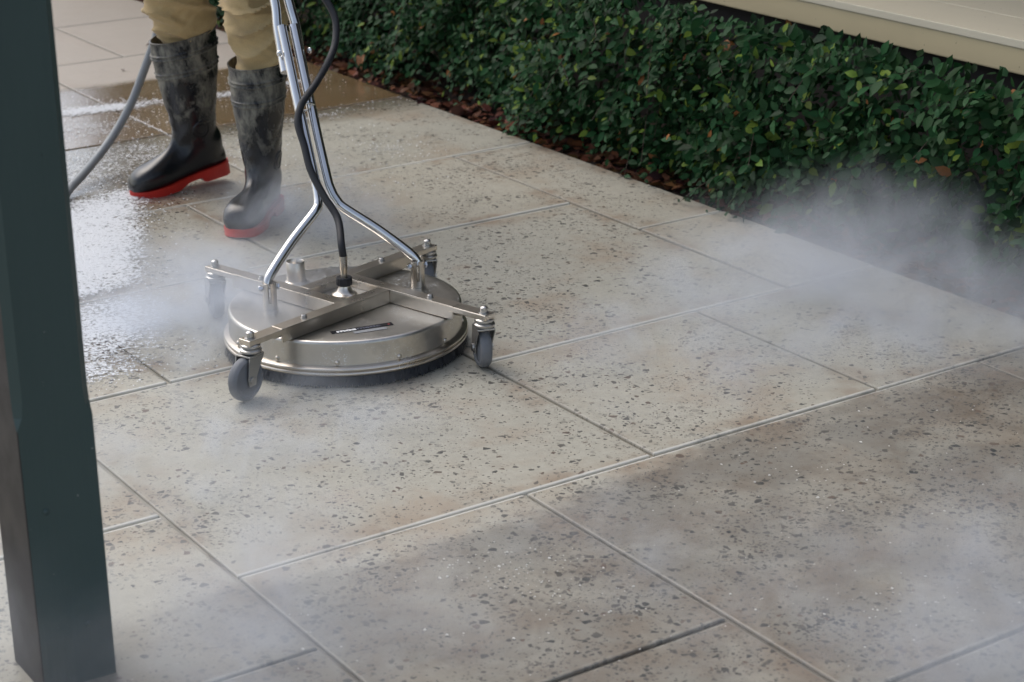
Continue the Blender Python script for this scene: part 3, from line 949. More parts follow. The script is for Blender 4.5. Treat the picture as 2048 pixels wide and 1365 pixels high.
# handle brackets: split sleeves standing on the deck
HS = Vector((0.986, -0.167, 0)); HM = Vector((2.0165, 3.7195, 0.155)); HA = math.radians(53)
HH = Vector((0.167 * math.cos(HA), 0.986 * math.cos(HA), math.sin(HA)))
HN = HS.cross(HH)                                        # out of the handle plane, towards the camera and up
if HN.z < 0: HN = -HN
IM = (Matrix.Translation((CX, CY, 0)) @ Matrix.Rotation(CROT, 4, 'Z')).inverted()
def hp(s, h, n=0.0): return IM @ (HM + HS * s + HH * h + HN * n)
for s in (-0.172, 0.181):
    b = IM @ Vector((HM.x + HS.x * s, HM.y + HS.y * s, 0))
    bm = bmesh.new()
    # sleeve: C-shaped wall on each side of a slot
    for side in (0, 1):
        n = 14; gap = 0.22
        ia, oa = [], []
        base_ang = math.atan2(-CY, -CX) - CROT           # slot faces the front
        for k in range(n + 1):
            a = base_ang + gap + (math.pi - 2 * gap) * k / n + side * math.pi
            ia.append((0.0115 * math.cos(a), 0.0115 * math.sin(a))); oa.append((0.0155 * math.cos(a), 0.0155 * math.sin(a)))
        lo_i = [bm.verts.new((b.x + x, b.y + y, 0.1017)) for x, y in ia]; lo_o = [bm.verts.new((b.x + x, b.y + y, 0.1017)) for x, y in oa]
        hi_i = [bm.verts.new((b.x + x, b.y + y, 0.163)) for x, y in ia]; hi_o = [bm.verts.new((b.x + x, b.y + y, 0.163)) for x, y in oa]
        for k in range(n):
            bm.faces.new((lo_o[k], lo_o[k + 1], hi_o[k + 1], hi_o[k])); bm.faces.new((lo_i[k + 1], lo_i[k], hi_i[k], hi_i[k + 1]))
            bm.faces.new((hi_o[k], hi_o[k + 1], hi_i[k + 1], hi_i[k]))
        for k in (0, n): bm.faces.new((lo_o[k], hi_o[k], hi_i[k], lo_i[k]))
    add_lathe(bm, [(0.0156, 0.1017), (0.0156, 0.118), (0.0001, 0.118)], 28, center=(b.x, b.y, 0))
    bmesh.ops.recalc_face_normals(bm, faces=bm.faces[:])
    mesh_obj('handle_bracket', bm, MAT['steel'], mach, smooth=40)
    bm = bmesh.new()
    add_lathe(bm, [(0.0001, -0.026), (0.005, -0.0255), (0.007, -0.022), (0.007, -0.017), (0.004, -0.0165), (0.004, 0.0165), (0.008, 0.017), (0.008, 0.0215), (0.0001, 0.0225)], 6, axis='x')
    o = mesh_obj('bracket_bolt', bm, MAT['chrome'], mach)
    o.location = (b.x, b.y, 0.152)
    o.rotation_euler = (0, 0, math.atan2(HS.y, HS.x) - CROT)
# lower handle: two bent tubes that run up side by side
TR = 0.0112
for sgn, s0, s1, sb in ((-1, -0.172, -0.0075, -0.013), (1, 0.181, 0.0215, 0.030)):
    ctrl = [hp(s0, -0.004), hp(s0 * 0.985 + 0.0, 0.018), hp(s0 + (sb - s0) * 0.45, 0.092), hp(sb - (sb - s0) * 0.09, 0.158), hp(sb - (sb - s0) * 0.005, 0.178), hp(s1 + sgn * 0.002, 0.203), hp(s1, 0.25), hp(s1 + 0.006, 0.45), hp(s1 + 0.0125, 0.622)]
    pts = catmull(ctrl, 8)
    radii = [TR] * len(pts)
    for i in range(9): radii[i] = TR * (0.34 + 0.66 * i / 9)
    bm = bmesh.new(); add_tube(bm, pts, TR, 18, radii)
    mesh_obj('handle_tube', bm, MAT['chrome'], mach, smooth=50)
# upper handle: two tubes outside the lower ones, opening into the grip bar above
for sgn, a0, a1 in ((-1, -0.003, 0.004), (1, 0.041, 0.038)):
    ctrl = [hp(a0 - 0.004, 0.515, -0.020), hp(a0, 0.57, -0.020), hp(a0 + 0.002, 0.625, -0.012), hp(a1, 0.68, -0.002), hp(a1, 0.78), hp(a1 + sgn * 0.03, 0.90), hp(a1 + sgn * 0.17, 1.02), hp(a1 + sgn * 0.214, 1.10)]
    bm = bmesh.new(); add_tube(bm, catmull(ctrl, 8), TR, 18)
    mesh_obj('upper_handle_tube', bm, MAT['chrome'], mach, smooth=50)
bm = bmesh.new(); add_tube(bm, catmull([hp(-0.214, 1.10), hp(-0.1, 1.11), hp(0.02, 1.112), hp(0.14, 1.11), hp(0.256, 1.10)], 6), 0.0125, 14)
mesh_obj('grip_bar', bm, MAT['black_rubber'], mach, smooth=50)
for s in (-0.017, 0.057):
    bm = bmesh.new(); bmesh.ops.create_uvsphere(bm, u_segments=14, v_segments=8, radius=0.0075)
    for v in bm.verts: v.co.x *= 0.7
    mesh_obj('clamp_bolt', bm, MAT['chrome'], mach, smooth=60, loc=hp(s, 0.555))
bm = bmesh.new()
ck = [hp(0.012 + 0.021 * math.cos(a), 0.415, 0.0 + 0.021 * math.sin(a)) for a in np.linspace(0, 2 * math.pi, 22)]
add_tube(bm, ck, 0.0028, 8)
mesh_obj('hose_clip', bm, MAT['chrome'], mach, smooth=50)

# ------------------------------------------------------------------ hoses
def hpw(s, h, n=0.0): return HM + HS * s + HH * h + HN * n
ctrl = [Vector((CX, CY, 0.205)), Vector((CX - 0.001, CY + 0.004, 0.235)), hpw(0.006, 0.12, 0.045), hpw(-0.010, 0.185, 0.034), hpw(-0.022, 0.25, 0.028), hpw(-0.022, 0.31, 0.027), hpw(-0.024, 0.365, 0.028), hpw(-0.008, 0.405, 0.030), hpw(0.012, 0.428, 0.030),
        hpw(0.045, 0.462, 0.02), hpw(0.095, 0.522, 0.01), hpw(0.126, 0.575, 0.0), hpw(0.138, 0.635, 0.0), hpw(0.118, 0.70, 0.0), hpw(0.075, 0.755, 0.0), hpw(0.055, 0.85, 0.01), hpw(0.05, 1.0, 0.02)]
bm = bmesh.new(); add_tube(bm, catmull(ctrl, 8), 0.0085, 14)
hose = empty('pressure_hose', (CX, CY, 0.16))
tag(hose, 'black high-pressure hose running from the cleaner swivel up along the steel handle', 'hose')
o = mesh_obj('rubber_hose', bm, MAT['black_rubber'], smooth=60); place_world(o, hose)
bm = bmesh.new(); add_lathe(bm, [(0.0072, 0.160), (0.0072, 0.176), (0.0084, 0.178), (0.0088, 0.205), (0.0096, 0.209)], 20, center=(CX, CY, 0))
o = mesh_obj('ferrule', bm, MAT['brass'], smooth=40); place_world(o, hose)
MAT['grey_hose'] = plain('dull_grey_hose', (0.26, 0.275, 0.28), 0.5, var=0.15)
ctrl = [(-2.05, 4.30, 0.016), (-1.2, 4.75, 0.014), (-0.2, 4.62, 0.014), (0.7, 4.85, 0.014), (1.30, 4.95, 0.014), (1.62, 5.02, 0.014), (1.87, 5.13, 0.014), (1.985, 5.25, 0.024), (2.09, 5.345, 0.055), (2.18, 5.40, 0.11), (2.25, 5.42, 0.19), (2.30, 5.42, 0.285), (2.345, 5.40, 0.40), (2.39, 5.34, 0.56), (2.45, 5.25, 0.75), (2.48, 5.15, 0.95)]
bm = bmesh.new(); add_tube(bm, catmull(ctrl, 8), 0.0125, 14)
tag(mesh_obj('supply_hose', bm, MAT['grey_hose'], smooth=60), 'grey supply hose curving from the wet paving up behind the left rubber boot', 'hose')

# ------------------------------------------------------------------ the worker
def boot_mat():
    t = NT('dusty_black_rubber')
    ox, oy, oz = t.sep(t.objco())
    f = t.noise(15, 6, 0.68, vec=t.scalevec(t.objco(), (1, 1, 0.6)), dist=0.4)
    g = t.noise(60, 4, 0.65, vec=t.scalevec(t.objco(), (1, 1, 0.5)))
    dry = t.math('MULTIPLY', t.step(oz, 0.10, 0.20), t.step(t.math('ADD', f, t.math('MULTIPLY', oz, 0.25)), 0.50, 0.68))
    dry = t.math('MULTIPLY', dry, t.step(g, 0.30, 0.62, 0.25, 1.0))
    # dried cement dust higher up; the foot stays wet and black
    t.set(Base_Color=t.mix(dry, (0.011, 0.012, 0.014), (0.24, 0.225, 0.18)), Roughness=t.step(dry, 0.0, 0.6, 0.24, 0.75))
    t.bump(g, 0.12, 0.003)
    return t.m
MAT['boot'] = boot_mat()
MAT['boot_sole'] = plain('red_rubber_sole', (0.56, 0.024, 0.014), 0.42, var=0.25)
MAT['boot_in'] = plain('boot_lining', (0.02, 0.019, 0.017), 0.9)
SEC = [  # front (x,z), back (x,z), half width
    ((0.100, 0.425), (-0.095, 0.438), 0.0745), ((0.098, 0.375), (-0.095, 0.385), 0.0725), ((0.084, 0.290), (-0.090, 0.300), 0.0655),
    ((0.070, 0.222), (-0.080, 0.232), 0.0560), ((0.062, 0.178), (-0.074, 0.172), 0.0485), ((0.060, 0.148), (-0.082, 0.112), 0.0425),
    ((0.066, 0.132), (-0.090, 0.062), 0.0395), ((0.080, 0.119), (-0.082, 0.028), 0.0375), ((0.100, 0.108), (-0.022, 0.024), 0.0365),
    ((0.124, 0.099), (0.050, 0.020), 0.0420), ((0.150, 0.091), (0.110, 0.014), 0.0490), ((0.178, 0.082), (0.160, 0.013), 0.0490),
    ((0.201, 0.068), (0.196, 0.016), 0.0400), ((0.2135, 0.050), (0.2125, 0.022), 0.0240), ((0.2165, 0.040), (0.2160, 0.030), 0.0080)]
def boot_mesh():
    fr = catmull([(a[0], 0, a[1]) for a, b, w in SEC], 6); bk = catmull([(b[0], 0, b[1]) for a, b, w in SEC], 6)
    ws = [v.x for v in catmull([(w, 0, 0) for a, b, w in SEC], 6)]
    n = 44
    V, F = [], []
    def ring(A, B, w, k=0.0, ex=2.0):
        c = (A + B) / 2; h = (A - B) / 2
        out = []
        for i in range(n):
            a = 2 * math.pi * i / n
            ca, sa = math.cos(a), math.sin(a)
            ca = math.copysign(abs(ca) ** (2 / ex), ca); sa = math.copysign(abs(sa) ** (2 / ex), sa)
            sc = 1 + k
            out.append(c + h * ca * sc + Vector((0, 1, 0)) * (w * sa * sc))
        return out
    rings = []
    m = len(fr)
    for i in range(m):
        z = (fr[i].z + bk[i].z) / 2
        k = 0.0
        for zc in (0.392, 0.381, 0.338, 0.327):
            k += 0.055 * math.exp(-((z - zc) / 0.0028) ** 2)
        k += 0.035 * math.exp(-((z - 0.430) / 0.004) ** 2)
        ex = 2.0 if i < m * 0.45 else 2.0 + 0.5 * min(1, (i - m * 0.45) / (m * 0.25))
        rings.append(ring(fr[i], bk[i], ws[i], k, ex))
    # extra rings near the bands for crisp ridges
    rr = []
    for i in range(len(rings) - 1):
        zt = sum(v.z for v in rings[i]) / n
        if zt > 0.30:
            for t in np.linspace(0, 1, 7)[:-1]:
                A = fr[i].lerp(fr[i + 1], t); B = bk[i].lerp(bk[i + 1], t); w = ws[i] * (1 - t) + ws[i + 1] * t
                z = (A.z + B.z) / 2
                k = sum(0.055 * math.exp(-((z - zc) / 0.0026) ** 2) for zc in (0.392, 0.381, 0.338, 0.327)) + 0.03 * math.exp(-((z - 0.430) / 0.004) ** 2)
                rr.append(ring(A, B, w, k))
        else:
            rr.append(rings[i])
    rr.append(rings[-1])
    inner = [[v.copy() for v in rr[0]]]
    c0 = sum((v for v in rr[0]), Vector()) / n
    ins = []
    for d, s in ((0.10, 0.90), (0.05, 0.93), (0.0, 0.95)):
        ins.append([c0 + (v - c0) * s - Vector((0, 0, d)) for v in rr[0]])
    rr = ins + rr
    for r in rr: V += r
    for i in range(len(rr) - 1):
        for k in range(n):
            F.append((i * n + k, i * n + (k + 1) % n, (i + 1) * n + (k + 1) % n, (i + 1) * n + k))
    F.append(tuple((len(rr) - 1) * n + k for k in range(n)))
    for v in V:
        if 0.06 < v.z < 0.34:
            k = 0.0035 + 0.004 * math.exp(-((v.z - 0.13) / 0.05) ** 2)
            q = Vector((v.x * 14, v.y * 14, v.z * 26 + v.x * 20))
            v += Vector((mnoise.noise(q), mnoise.noise(q + Vector((5, 0, 0))), 0)) * k
    return V, F
def sole_mesh():
    xs = np.linspace(-0.094, 0.219, 40)
    def half(x):
        P = [(-0.094, 0.004), (-0.088, 0.022), (-0.07, 0.036), (-0.03, 0.0405), (0.02, 0.0385), (0.06, 0.042), (0.11, 0.0515), (0.15, 0.0525), (0.185, 0.046), (0.205, 0.031), (0.214, 0.018), (0.219, 0.004)]
        return np.interp(x, [p[0] for p in P], [p[1] for p in P])
    top = np.interp(xs, [-0.094, -0.02, 0.05, 0.11, 0.16, 0.219], [0.040, 0.035, 0.030, 0.024, 0.0235, 0.027])
    bot = np.interp(xs, [-0.094, -0.088, 0.002, 0.004, 0.05, 0.085, 0.19, 0.219], [0.006, 0.0, 0.0, 0.016, 0.013, 0.0, 0.0, 0.005])
    V, F = [], []
    for i, x in enumerate(xs):
        w = half(x)
        V += [(x, -w * 0.96, bot[i]), (x, w * 0.96, bot[i]), (x, w, top[i]), (x, -w, top[i])]
    for i in range(len(xs) - 1):
        a, b = i * 4, i * 4 + 4
        for k in range(4): F.append((a + k, a + (k + 1) % 4, b + (k + 1) % 4, b + k))
    F.append((3, 2, 1, 0)); e = (len(xs) - 1) * 4; F.append((e, e + 1, e + 2, e + 3))
    return V, F
person = empty('person', (2.33, 4.93, 0))
tag(person, 'person in tan work trousers and dusty black rubber boots with red soles, pushing the cleaner', 'person')
def boot(origin, heading, pitch, ball_lift=0.0, lean=(0, 0)):
    """origin: point on the ground under the ankle; heading: toe direction; pitch: heel lifted"""
    M = Matrix.Translation(origin) @ Matrix.Rotation(heading, 4, 'Z')
    piv = Vector((0.125, 0, 0))
    M = M @ Matrix.Translation(piv) @ Matrix.Rotation(pitch, 4, 'Y') @ Matrix.Translation(-piv)
    V, F = boot_mesh()
    def shear(v):
        v = Vector(v)
        t = max(0, v.z - 0.12)
        return Vector((v.x + lean[0] * t, v.y + lean[1] * t, v.z))
    b = data_obj('rubber_boot', [shear(v) for v in V], F, MAT['boot'], smooth=70)
    b.parent = person; b.matrix_parent_inverse = Matrix.Translation(person.location).inverted(); b.matrix_basis = M
    V, F = sole_mesh()
    data_obj('sole', V, F, MAT['boot_sole'], b, smooth=45)
    for sy in (-1, 1):                                       # round ankle badge
        bm = bmesh.new()
        add_lathe(bm, [(0.027, -0.008), (0.027, 0.0008), (0.0255, 0.0026), (0.0225, 0.0024), (0.0212, 0.0000), (0.0165, 0.0002), (0.0155, 0.0022), (0.013, 0.0022), (0.012, 0.0004), (0.0001, 0.0006)], 30, axis='y')
        for v in bm.verts: v.co.y -= 6.5 * v.co.x ** 2
        e = mesh_obj('ankle_badge', bm, MAT['boot'], b, smooth=40)
        e.location = (-0.012, sy * 0.0480, 0.158); e.scale = (1, sy, 1); e.rotation_euler = (math.radians(-9) * sy, 0, 0)
    return b, M
bootL, ML = boot((2.318, 5.11, 0.0), math.radians(180), math.radians(7.0), lean=(-0.10, 0.0))
bootR, MR = boot((2.318, 4.712, 0.0), math.atan2(-0.68, -0.73), 0.0, lean=(-0.05, 0.0))

def cloth_mat():
    t = NT('tan_work_cloth')
    f = t.noise(9, 5, 0.6, vec=t.objco())
    g = t.noise(420, 2, 0.5, vec=t.objco())
    c = t.mix(f, (0.46, 0.33, 0.15), (0.58, 0.43, 0.215))
    d = t.noise(5, 5, 0.6, vec=t.addvec(t.objco(), (4, 1, 7)))
    c = t.mix(t.step(d, 0.55, 0.72, 0, 0.5), c, (0.20, 0.145, 0.08))
    c = t.mix(t.step(g, 0.3, 0.7, 0, 0.25), c, (0.25, 0.17, 0.08))
    t.set(Base_Color=c, Roughness=0.85, Sheen_Weight=0.15)
    t.bump(g, 0.1, 0.001)
    return t.m
MAT['cloth'] = cloth_mat()
def leg_rings(path, n=72, per=14):
    """path: (x, y, z, rx, ry, turn)"""
    c = catmull([p[:3] for p in path], per); r = catmull([p[3:6] for p in path], per)
    out = []
    for p, q in zip(c, r):
        ring = []
        for i in range(n):
            a = 2 * math.pi * i / n
            ca, sa = math.cos(q.z), math.sin(q.z)
            x, y = q.x * math.cos(a), q.y * math.sin(a)
            ring.append(Vector((p.x + x * ca - y * sa, p.y + x * sa + y * ca, p.z)))
        out.append((p, ring))
    return out
tb_V, tb_F = [], []
bt = ML @ Vector((-0.02, 0, 0.40)); br = MR @ Vector((-0.01, 0, 0.40))
legs = [[(bt.x - 0.004, bt.y, 0.34, 0.060, 0.044, 0), (bt.x - 0.008, bt.y, 0.385, 0.061, 0.054, 0), (2.300, 5.108, 0.425, 0.066, 0.062, 0), (2.300, 5.10, 0.475, 0.090, 0.076, 0), (2.272, 5.09, 0.535, 0.094, 0.080, 0), (2.268, 5.08, 0.62, 0.096, 0.084, 0), (2.30, 5.06, 0.74, 0.094, 0.090, 0.2), (2.37, 5.03, 0.88, 0.098, 0.100, 0.3), (2.40, 5.01, 0.97, 0.09, 0.10, 0.3)],
        [(br.x, br.y, 0.34, 0.058, 0.046, 0.8), (br.x, br.y, 0.395, 0.072, 0.056, 0.8), (2.336, 4.712, 0.430, 0.078, 0.063, 0.8), (2.336, 4.712, 0.475, 0.086, 0.076, 0.8), (2.326, 4.708, 0.54, 0.088, 0.082, 0.9), (2.324, 4.70, 0.62, 0.092, 0.086, 0.8), (2.33, 4.75, 0.75, 0.092, 0.094, 0.7), (2.34, 4.83, 0.88, 0.098, 0.104, 0.5), (2.35, 4.86, 0.97, 0.09, 0.10, 0.4)]]
for li, path in enumerate(legs):
    rings = leg_rings(path)
    base = len(tb_V); n = 72
    for ri, (p, ring) in enumerate(rings):
        for v in ring:
            d = (v - p); d.z = 0; L = d.length or 1; d = d / L
            # folds: long diagonal ridges that wrap the leg, tighter towards the boot
            q = Vector((v.x * 5.0, v.y * 5.0, v.z * 19 + (v.x - p.x) * 13 * (1 if li == 0 else -0.7) + li * 7.3))
            f1 = 1 - abs(mnoise.noise(q)) * 2.2
            q2 = Vector((v.x * 11, v.y * 11, v.z * 42 + (v.x - p.x) * 24 * (-1 if li == 0 else 1) + 4.4 + li * 3))
            f2 = 1 - abs(mnoise.noise(q2)) * 2.2
            amp = min(1.0, max(0.0, (v.z - 0.405) / 0.05))
            tb_V.append(v + d * (0.020 * f1 ** 3 * (1 if f1 > 0 else 0) + 0.006 * f2 * abs(f2) - 0.007) * amp)
    for i in range(len(rings) - 1):
        for k in range(n):
            tb_F.append((base + i * n + k, base + i * n + (k + 1) % n, base + (i + 1) * n + (k + 1) % n, base + (i + 1) * n + k))
# hips and seat
hips = leg_rings([(2.365, 4.94, 0.80, 0.10, 0.12, 0.2), (2.37, 4.94, 0.86, 0.13, 0.185, 0.2), (2.375, 4.935, 0.95, 0.125, 0.185, 0.2), (2.37, 4.93, 1.02, 0.115, 0.17, 0.2)], 72, 6)
base = len(tb_V)
for p, ring in hips: tb_V += ring
for i in range(len(hips) - 1):
    for k in range(72): tb_F.append((base + i * 72 + k, base + i * 72 + (k + 1) % 72, base + (i + 1) * 72 + (k + 1) % 72, base + (i + 1) * 72 + k))
o = data_obj('trousers', tb_V, tb_F, MAT['cloth'], smooth=80); place_world(o, person)
# cargo pocket flap on the near leg
bm = bmesh.new()
n_ = 10
vs = []
for iz, z in enumerate((0.575, 0.583, 0.66)):
    row = []
    for k in range(n_):
        a = math.radians(-128 + 78 * k / (n_ - 1))
        r_ = 0.095 if iz else 0.0965
        row.append(bm.verts.new((2.326 + r_ * math.cos(a), 4.705 + r_ * math.sin(a), z)))
    vs.append(row)
for a, b in zip(vs[:-1], vs[1:]):
    for k in range(n_ - 1): bm.faces.new((a[k], a[k + 1], b[k + 1], b[k]))
bmesh.ops.solidify(bm, geom=bm.faces[:], thickness=0.004)
o = mesh_obj('pocket', bm, MAT['cloth'], smooth=50); place_world(o, person)

# upper body above the picture: torso, arms reaching the grip bar, head
def skin_obj(name, pts, edges, mat, sub=2, root=0):
    me = bpy.data.meshes.new(name)
    me.from_pydata([p[:3] for p in pts], edges, [])
    o = bpy.data.objects.new(name, me); col.objects.link(o)
    mod = o.modifiers.new('skin', 'SKIN'); mod.use_smooth_shade = True
    for i, p in enumerate(pts):
        me.skin_vertices[0].data[i].radius = (p[3], p[4] if len(p) > 4 else p[3])
    me.skin_vertices[0].data[root].use_root = True
    s = o.modifiers.new('sub', 'SUBSURF'); s.levels = sub; s.render_levels = sub
    bpy.context.view_layer.update()
    m2 = bpy.data.meshes.new_from_object(o.evaluated_get(bpy.context.evaluated_depsgraph_get()))
    bpy.data.objects.remove(o); bpy.data.meshes.remove(me)
    m2.materials.clear(); m2.materials.append(mat)
    o = bpy.data.objects.new(name, m2); col.objects.link(o)
    place_world(o, person)
    return o
MAT['skin'] = plain('tanned_skin', (0.42, 0.25, 0.17), 0.55)
MAT['shirt'] = plain('faded_navy_work_shirt', (0.05, 0.065, 0.10), 0.9, var=0.3)
MAT['hair'] = plain('short_dark_hair', (0.03, 0.02, 0.015), 0.7, var=0.5, scale=90)
gl, gr = hpw(-0.16, 1.107), hpw(0.20, 1.107)
pel, chest, neck = (2.37, 4.93, 1.00), (2.31, 4.80, 1.30), (2.27, 4.72, 1.47)
pts = [pel + (0.15, 0.12), (2.35, 4.88, 1.12, 0.15, 0.115), chest + (0.165, 0.12), (2.285, 4.75, 1.41, 0.13, 0.10), neck + (0.062,),
       (2.12, 4.78, 1.40, 0.082), (2.02, 4.74, 1.18, 0.064), (gl.x - 0.01, gl.y + 0.10, gl.z + 0.04, 0.046),
       (2.45, 4.70, 1.40, 0.082), (2.47, 4.62, 1.18, 0.064), (gr.x + 0.03, gr.y + 0.10, gr.z + 0.04, 0.046)]
skin_obj('shirt', pts, [(0, 1), (1, 2), (2, 3), (3, 4), (3, 5), (5, 6), (6, 7), (3, 8), (8, 9), (9, 10)], MAT['shirt'])
bp = [neck + (0.052,), (2.255, 4.69, 1.54, 0.052), (2.235, 4.655, 1.62, 0.086, 0.092), (2.225, 4.64, 1.69, 0.082, 0.088), (2.225, 4.645, 1.735, 0.05, 0.055), (2.215, 4.605, 1.575, 0.05, 0.045)]
be = [(0, 1), (1, 2), (2, 3), (3, 4), (2, 5)]
# arms run on inside the sleeves; palms and fingers close round the bar
for g, sh, el, thumb in ((gl, (2.16, 4.76, 1.39), (2.03, 4.74, 1.18), 1), (gr, (2.42, 4.70, 1.39), (2.465, 4.62, 1.18), -1)):
    b0 = len(bp)
    palm = g + Vector((0, 0.02, 0.022))
    bp += [sh + (0.05,), el + (0.042,), (g.x, g.y + 0.085, g.z + 0.045, 0.028), tuple(palm) + (0.027, 0.018)]
    be += [(0, b0), (b0, b0 + 1), (b0 + 1, b0 + 2), (b0 + 2, b0 + 3)]
    for q in range(4):
        s_ = HS * (-0.028 + 0.019 * q)
        k0 = len(bp)
        L = (0.9, 1.0, 0.97, 0.82)[q]
        for dx, dz, r_ in ((0.0, 0.020, 0.0095), (-0.020 * L, 0.012, 0.009), (-0.024 * L, -0.008, 0.0085), (-0.008, -0.021, 0.0075)):
            w_ = g + s_ + Vector((0, dx, dz)); bp.append((w_.x, w_.y, w_.z, r_))
        be += [(b0 + 3, k0), (k0, k0 + 1), (k0 + 1, k0 + 2), (k0 + 2, k0 + 3)]
    k0 = len(bp)
    for dsv, dy, dz, r_ in ((0.034, 0.035, 0.010, 0.011), (0.040, 0.012, -0.012, 0.0095), (0.030, -0.008, -0.020, 0.008)):
        w_ = g + HS * (dsv * thumb) + Vector((0, dy, dz)); bp.append((w_.x, w_.y, w_.z, r_))
    be += [(b0 + 3, k0), (k0, k0 + 1), (k0 + 1, k0 + 2)]
skin_obj('body', bp, be, MAT['skin'])
def ellip(name, c, r, mat, cut=None, rz=-0.2):
    bm = bmesh.new(); bmesh.ops.create_uvsphere(bm, u_segments=24, v_segments=16, radius=1.0)
    if cut: bmesh.ops.delete(bm, geom=[v for v in bm.verts if cut(v.co)], context='VERTS')
    bm.transform(Matrix.Translation(c) @ Matrix.Rotation(rz, 4, 'Z') @ Matrix.Diagonal((r[0], r[1], r[2], 1)))
    o = mesh_obj(name, bm, mat, smooth=60); place_world(o, person); return o
HC = Vector((2.233, 4.650, 1.645)); HFW = Vector((-0.2, -0.98, 0)).normalized(); HSD = Vector((0.98, -0.2, 0)).normalized()
ellip('hair', HC + Vector((0.003, 0.012, 0.012)), (0.092, 0.104, 0.122), MAT['hair'], lambda v: v.y < -0.15 and v.z < 0.52 or v.z < -0.45)
MAT['eye'] = plain('eye_white', (0.75, 0.74, 0.72), 0.3); MAT['iris'] = plain('dark_iris', (0.03, 0.02, 0.015), 0.2); MAT['lip'] = plain('lips', (0.32, 0.14, 0.11), 0.5)
for sgn in (-1, 1):
    e = HC + HFW * 0.071 + HSD * (0.031 * sgn) + Vector((0, 0, 0.010))
    ellip('eye', e, (0.013, 0.012, 0.009), MAT['eye']); ellip('iris', e + HFW * 0.0085, (0.0055, 0.005, 0.006), MAT['iris'])
    ellip('eyebrow', e + HFW * 0.008 + Vector((0, 0, 0.020)), (0.018, 0.007, 0.004), MAT['hair'])
    ellip('ear', HC + HSD * (0.086 * sgn) - HFW * 0.006 + Vector((0, 0, -0.010)), (0.010, 0.020, 0.032), MAT['skin'])
ellip('nose', HC + HFW * 0.086 + Vector((0, 0, -0.016)), (0.014, 0.020, 0.024), MAT['skin'])
ellip('mouth', HC + HFW * 0.070 + Vector((0, 0, -0.055)), (0.024, 0.012, 0.008), MAT['lip'])

# ------------------------------------------------------------------ foam with painted glare, droplets, grit
def foam_glare_mat():
    t = NT('white_foam_and_glare')
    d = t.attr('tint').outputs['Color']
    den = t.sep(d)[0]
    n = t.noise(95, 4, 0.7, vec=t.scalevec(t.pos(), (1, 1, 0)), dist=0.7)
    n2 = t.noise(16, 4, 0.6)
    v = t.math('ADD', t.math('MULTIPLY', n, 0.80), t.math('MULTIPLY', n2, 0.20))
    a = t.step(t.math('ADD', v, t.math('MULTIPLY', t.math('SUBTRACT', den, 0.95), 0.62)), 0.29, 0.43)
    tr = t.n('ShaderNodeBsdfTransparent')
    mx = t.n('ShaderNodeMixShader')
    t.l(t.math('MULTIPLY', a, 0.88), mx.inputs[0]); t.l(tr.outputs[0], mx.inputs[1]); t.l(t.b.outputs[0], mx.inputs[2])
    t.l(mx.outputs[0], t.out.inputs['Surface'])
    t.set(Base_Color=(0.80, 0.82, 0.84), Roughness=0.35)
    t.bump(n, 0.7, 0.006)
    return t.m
MAT['foam'] = foam_glare_mat()
def foam_glare_density(x, y):
    """how thickly foam and painted sky glare cover the wet paving, 0 to 1"""
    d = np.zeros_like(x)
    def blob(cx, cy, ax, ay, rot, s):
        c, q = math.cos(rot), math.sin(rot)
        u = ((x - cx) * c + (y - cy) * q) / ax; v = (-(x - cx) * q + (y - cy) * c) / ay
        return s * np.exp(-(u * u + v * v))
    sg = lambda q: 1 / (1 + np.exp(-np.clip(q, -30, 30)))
    d = np.maximum(d, 0.92 * sg((2.00 + (y - 4.7) * 0.46 - x) / 0.045) * sg((y - 4.32) / 0.02) * sg((5.22 - y) / 0.05))  # white sheet left of the boots stands in for sky glare on wet slabs
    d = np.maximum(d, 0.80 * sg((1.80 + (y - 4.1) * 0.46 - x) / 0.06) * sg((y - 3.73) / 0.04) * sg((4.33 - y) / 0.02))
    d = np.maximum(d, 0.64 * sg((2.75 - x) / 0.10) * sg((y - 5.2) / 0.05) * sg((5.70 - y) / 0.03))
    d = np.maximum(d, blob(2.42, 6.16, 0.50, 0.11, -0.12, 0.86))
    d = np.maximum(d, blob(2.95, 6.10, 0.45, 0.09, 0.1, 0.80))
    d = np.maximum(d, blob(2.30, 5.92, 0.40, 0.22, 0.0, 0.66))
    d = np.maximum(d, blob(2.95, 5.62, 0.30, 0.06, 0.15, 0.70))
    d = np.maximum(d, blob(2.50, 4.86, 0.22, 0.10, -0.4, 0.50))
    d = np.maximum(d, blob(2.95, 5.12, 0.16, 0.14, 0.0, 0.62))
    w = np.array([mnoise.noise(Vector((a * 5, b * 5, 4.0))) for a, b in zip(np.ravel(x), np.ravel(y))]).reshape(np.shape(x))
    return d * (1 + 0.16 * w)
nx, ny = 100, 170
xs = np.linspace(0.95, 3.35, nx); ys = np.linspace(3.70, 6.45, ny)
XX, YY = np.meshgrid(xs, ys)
D = foam_glare_density(XX, YY)
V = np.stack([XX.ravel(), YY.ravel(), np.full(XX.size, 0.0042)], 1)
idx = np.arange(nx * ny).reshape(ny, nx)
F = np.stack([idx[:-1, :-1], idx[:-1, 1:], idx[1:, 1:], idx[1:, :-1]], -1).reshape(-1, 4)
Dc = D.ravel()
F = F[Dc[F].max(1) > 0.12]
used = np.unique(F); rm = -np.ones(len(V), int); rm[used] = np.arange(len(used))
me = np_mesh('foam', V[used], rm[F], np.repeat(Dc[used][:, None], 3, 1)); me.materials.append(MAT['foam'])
tag(link(bpy.data.objects.new('foam', me)), 'white foam and painted sky glare on the wet paving round the boots', 'foam', kind='stuff')

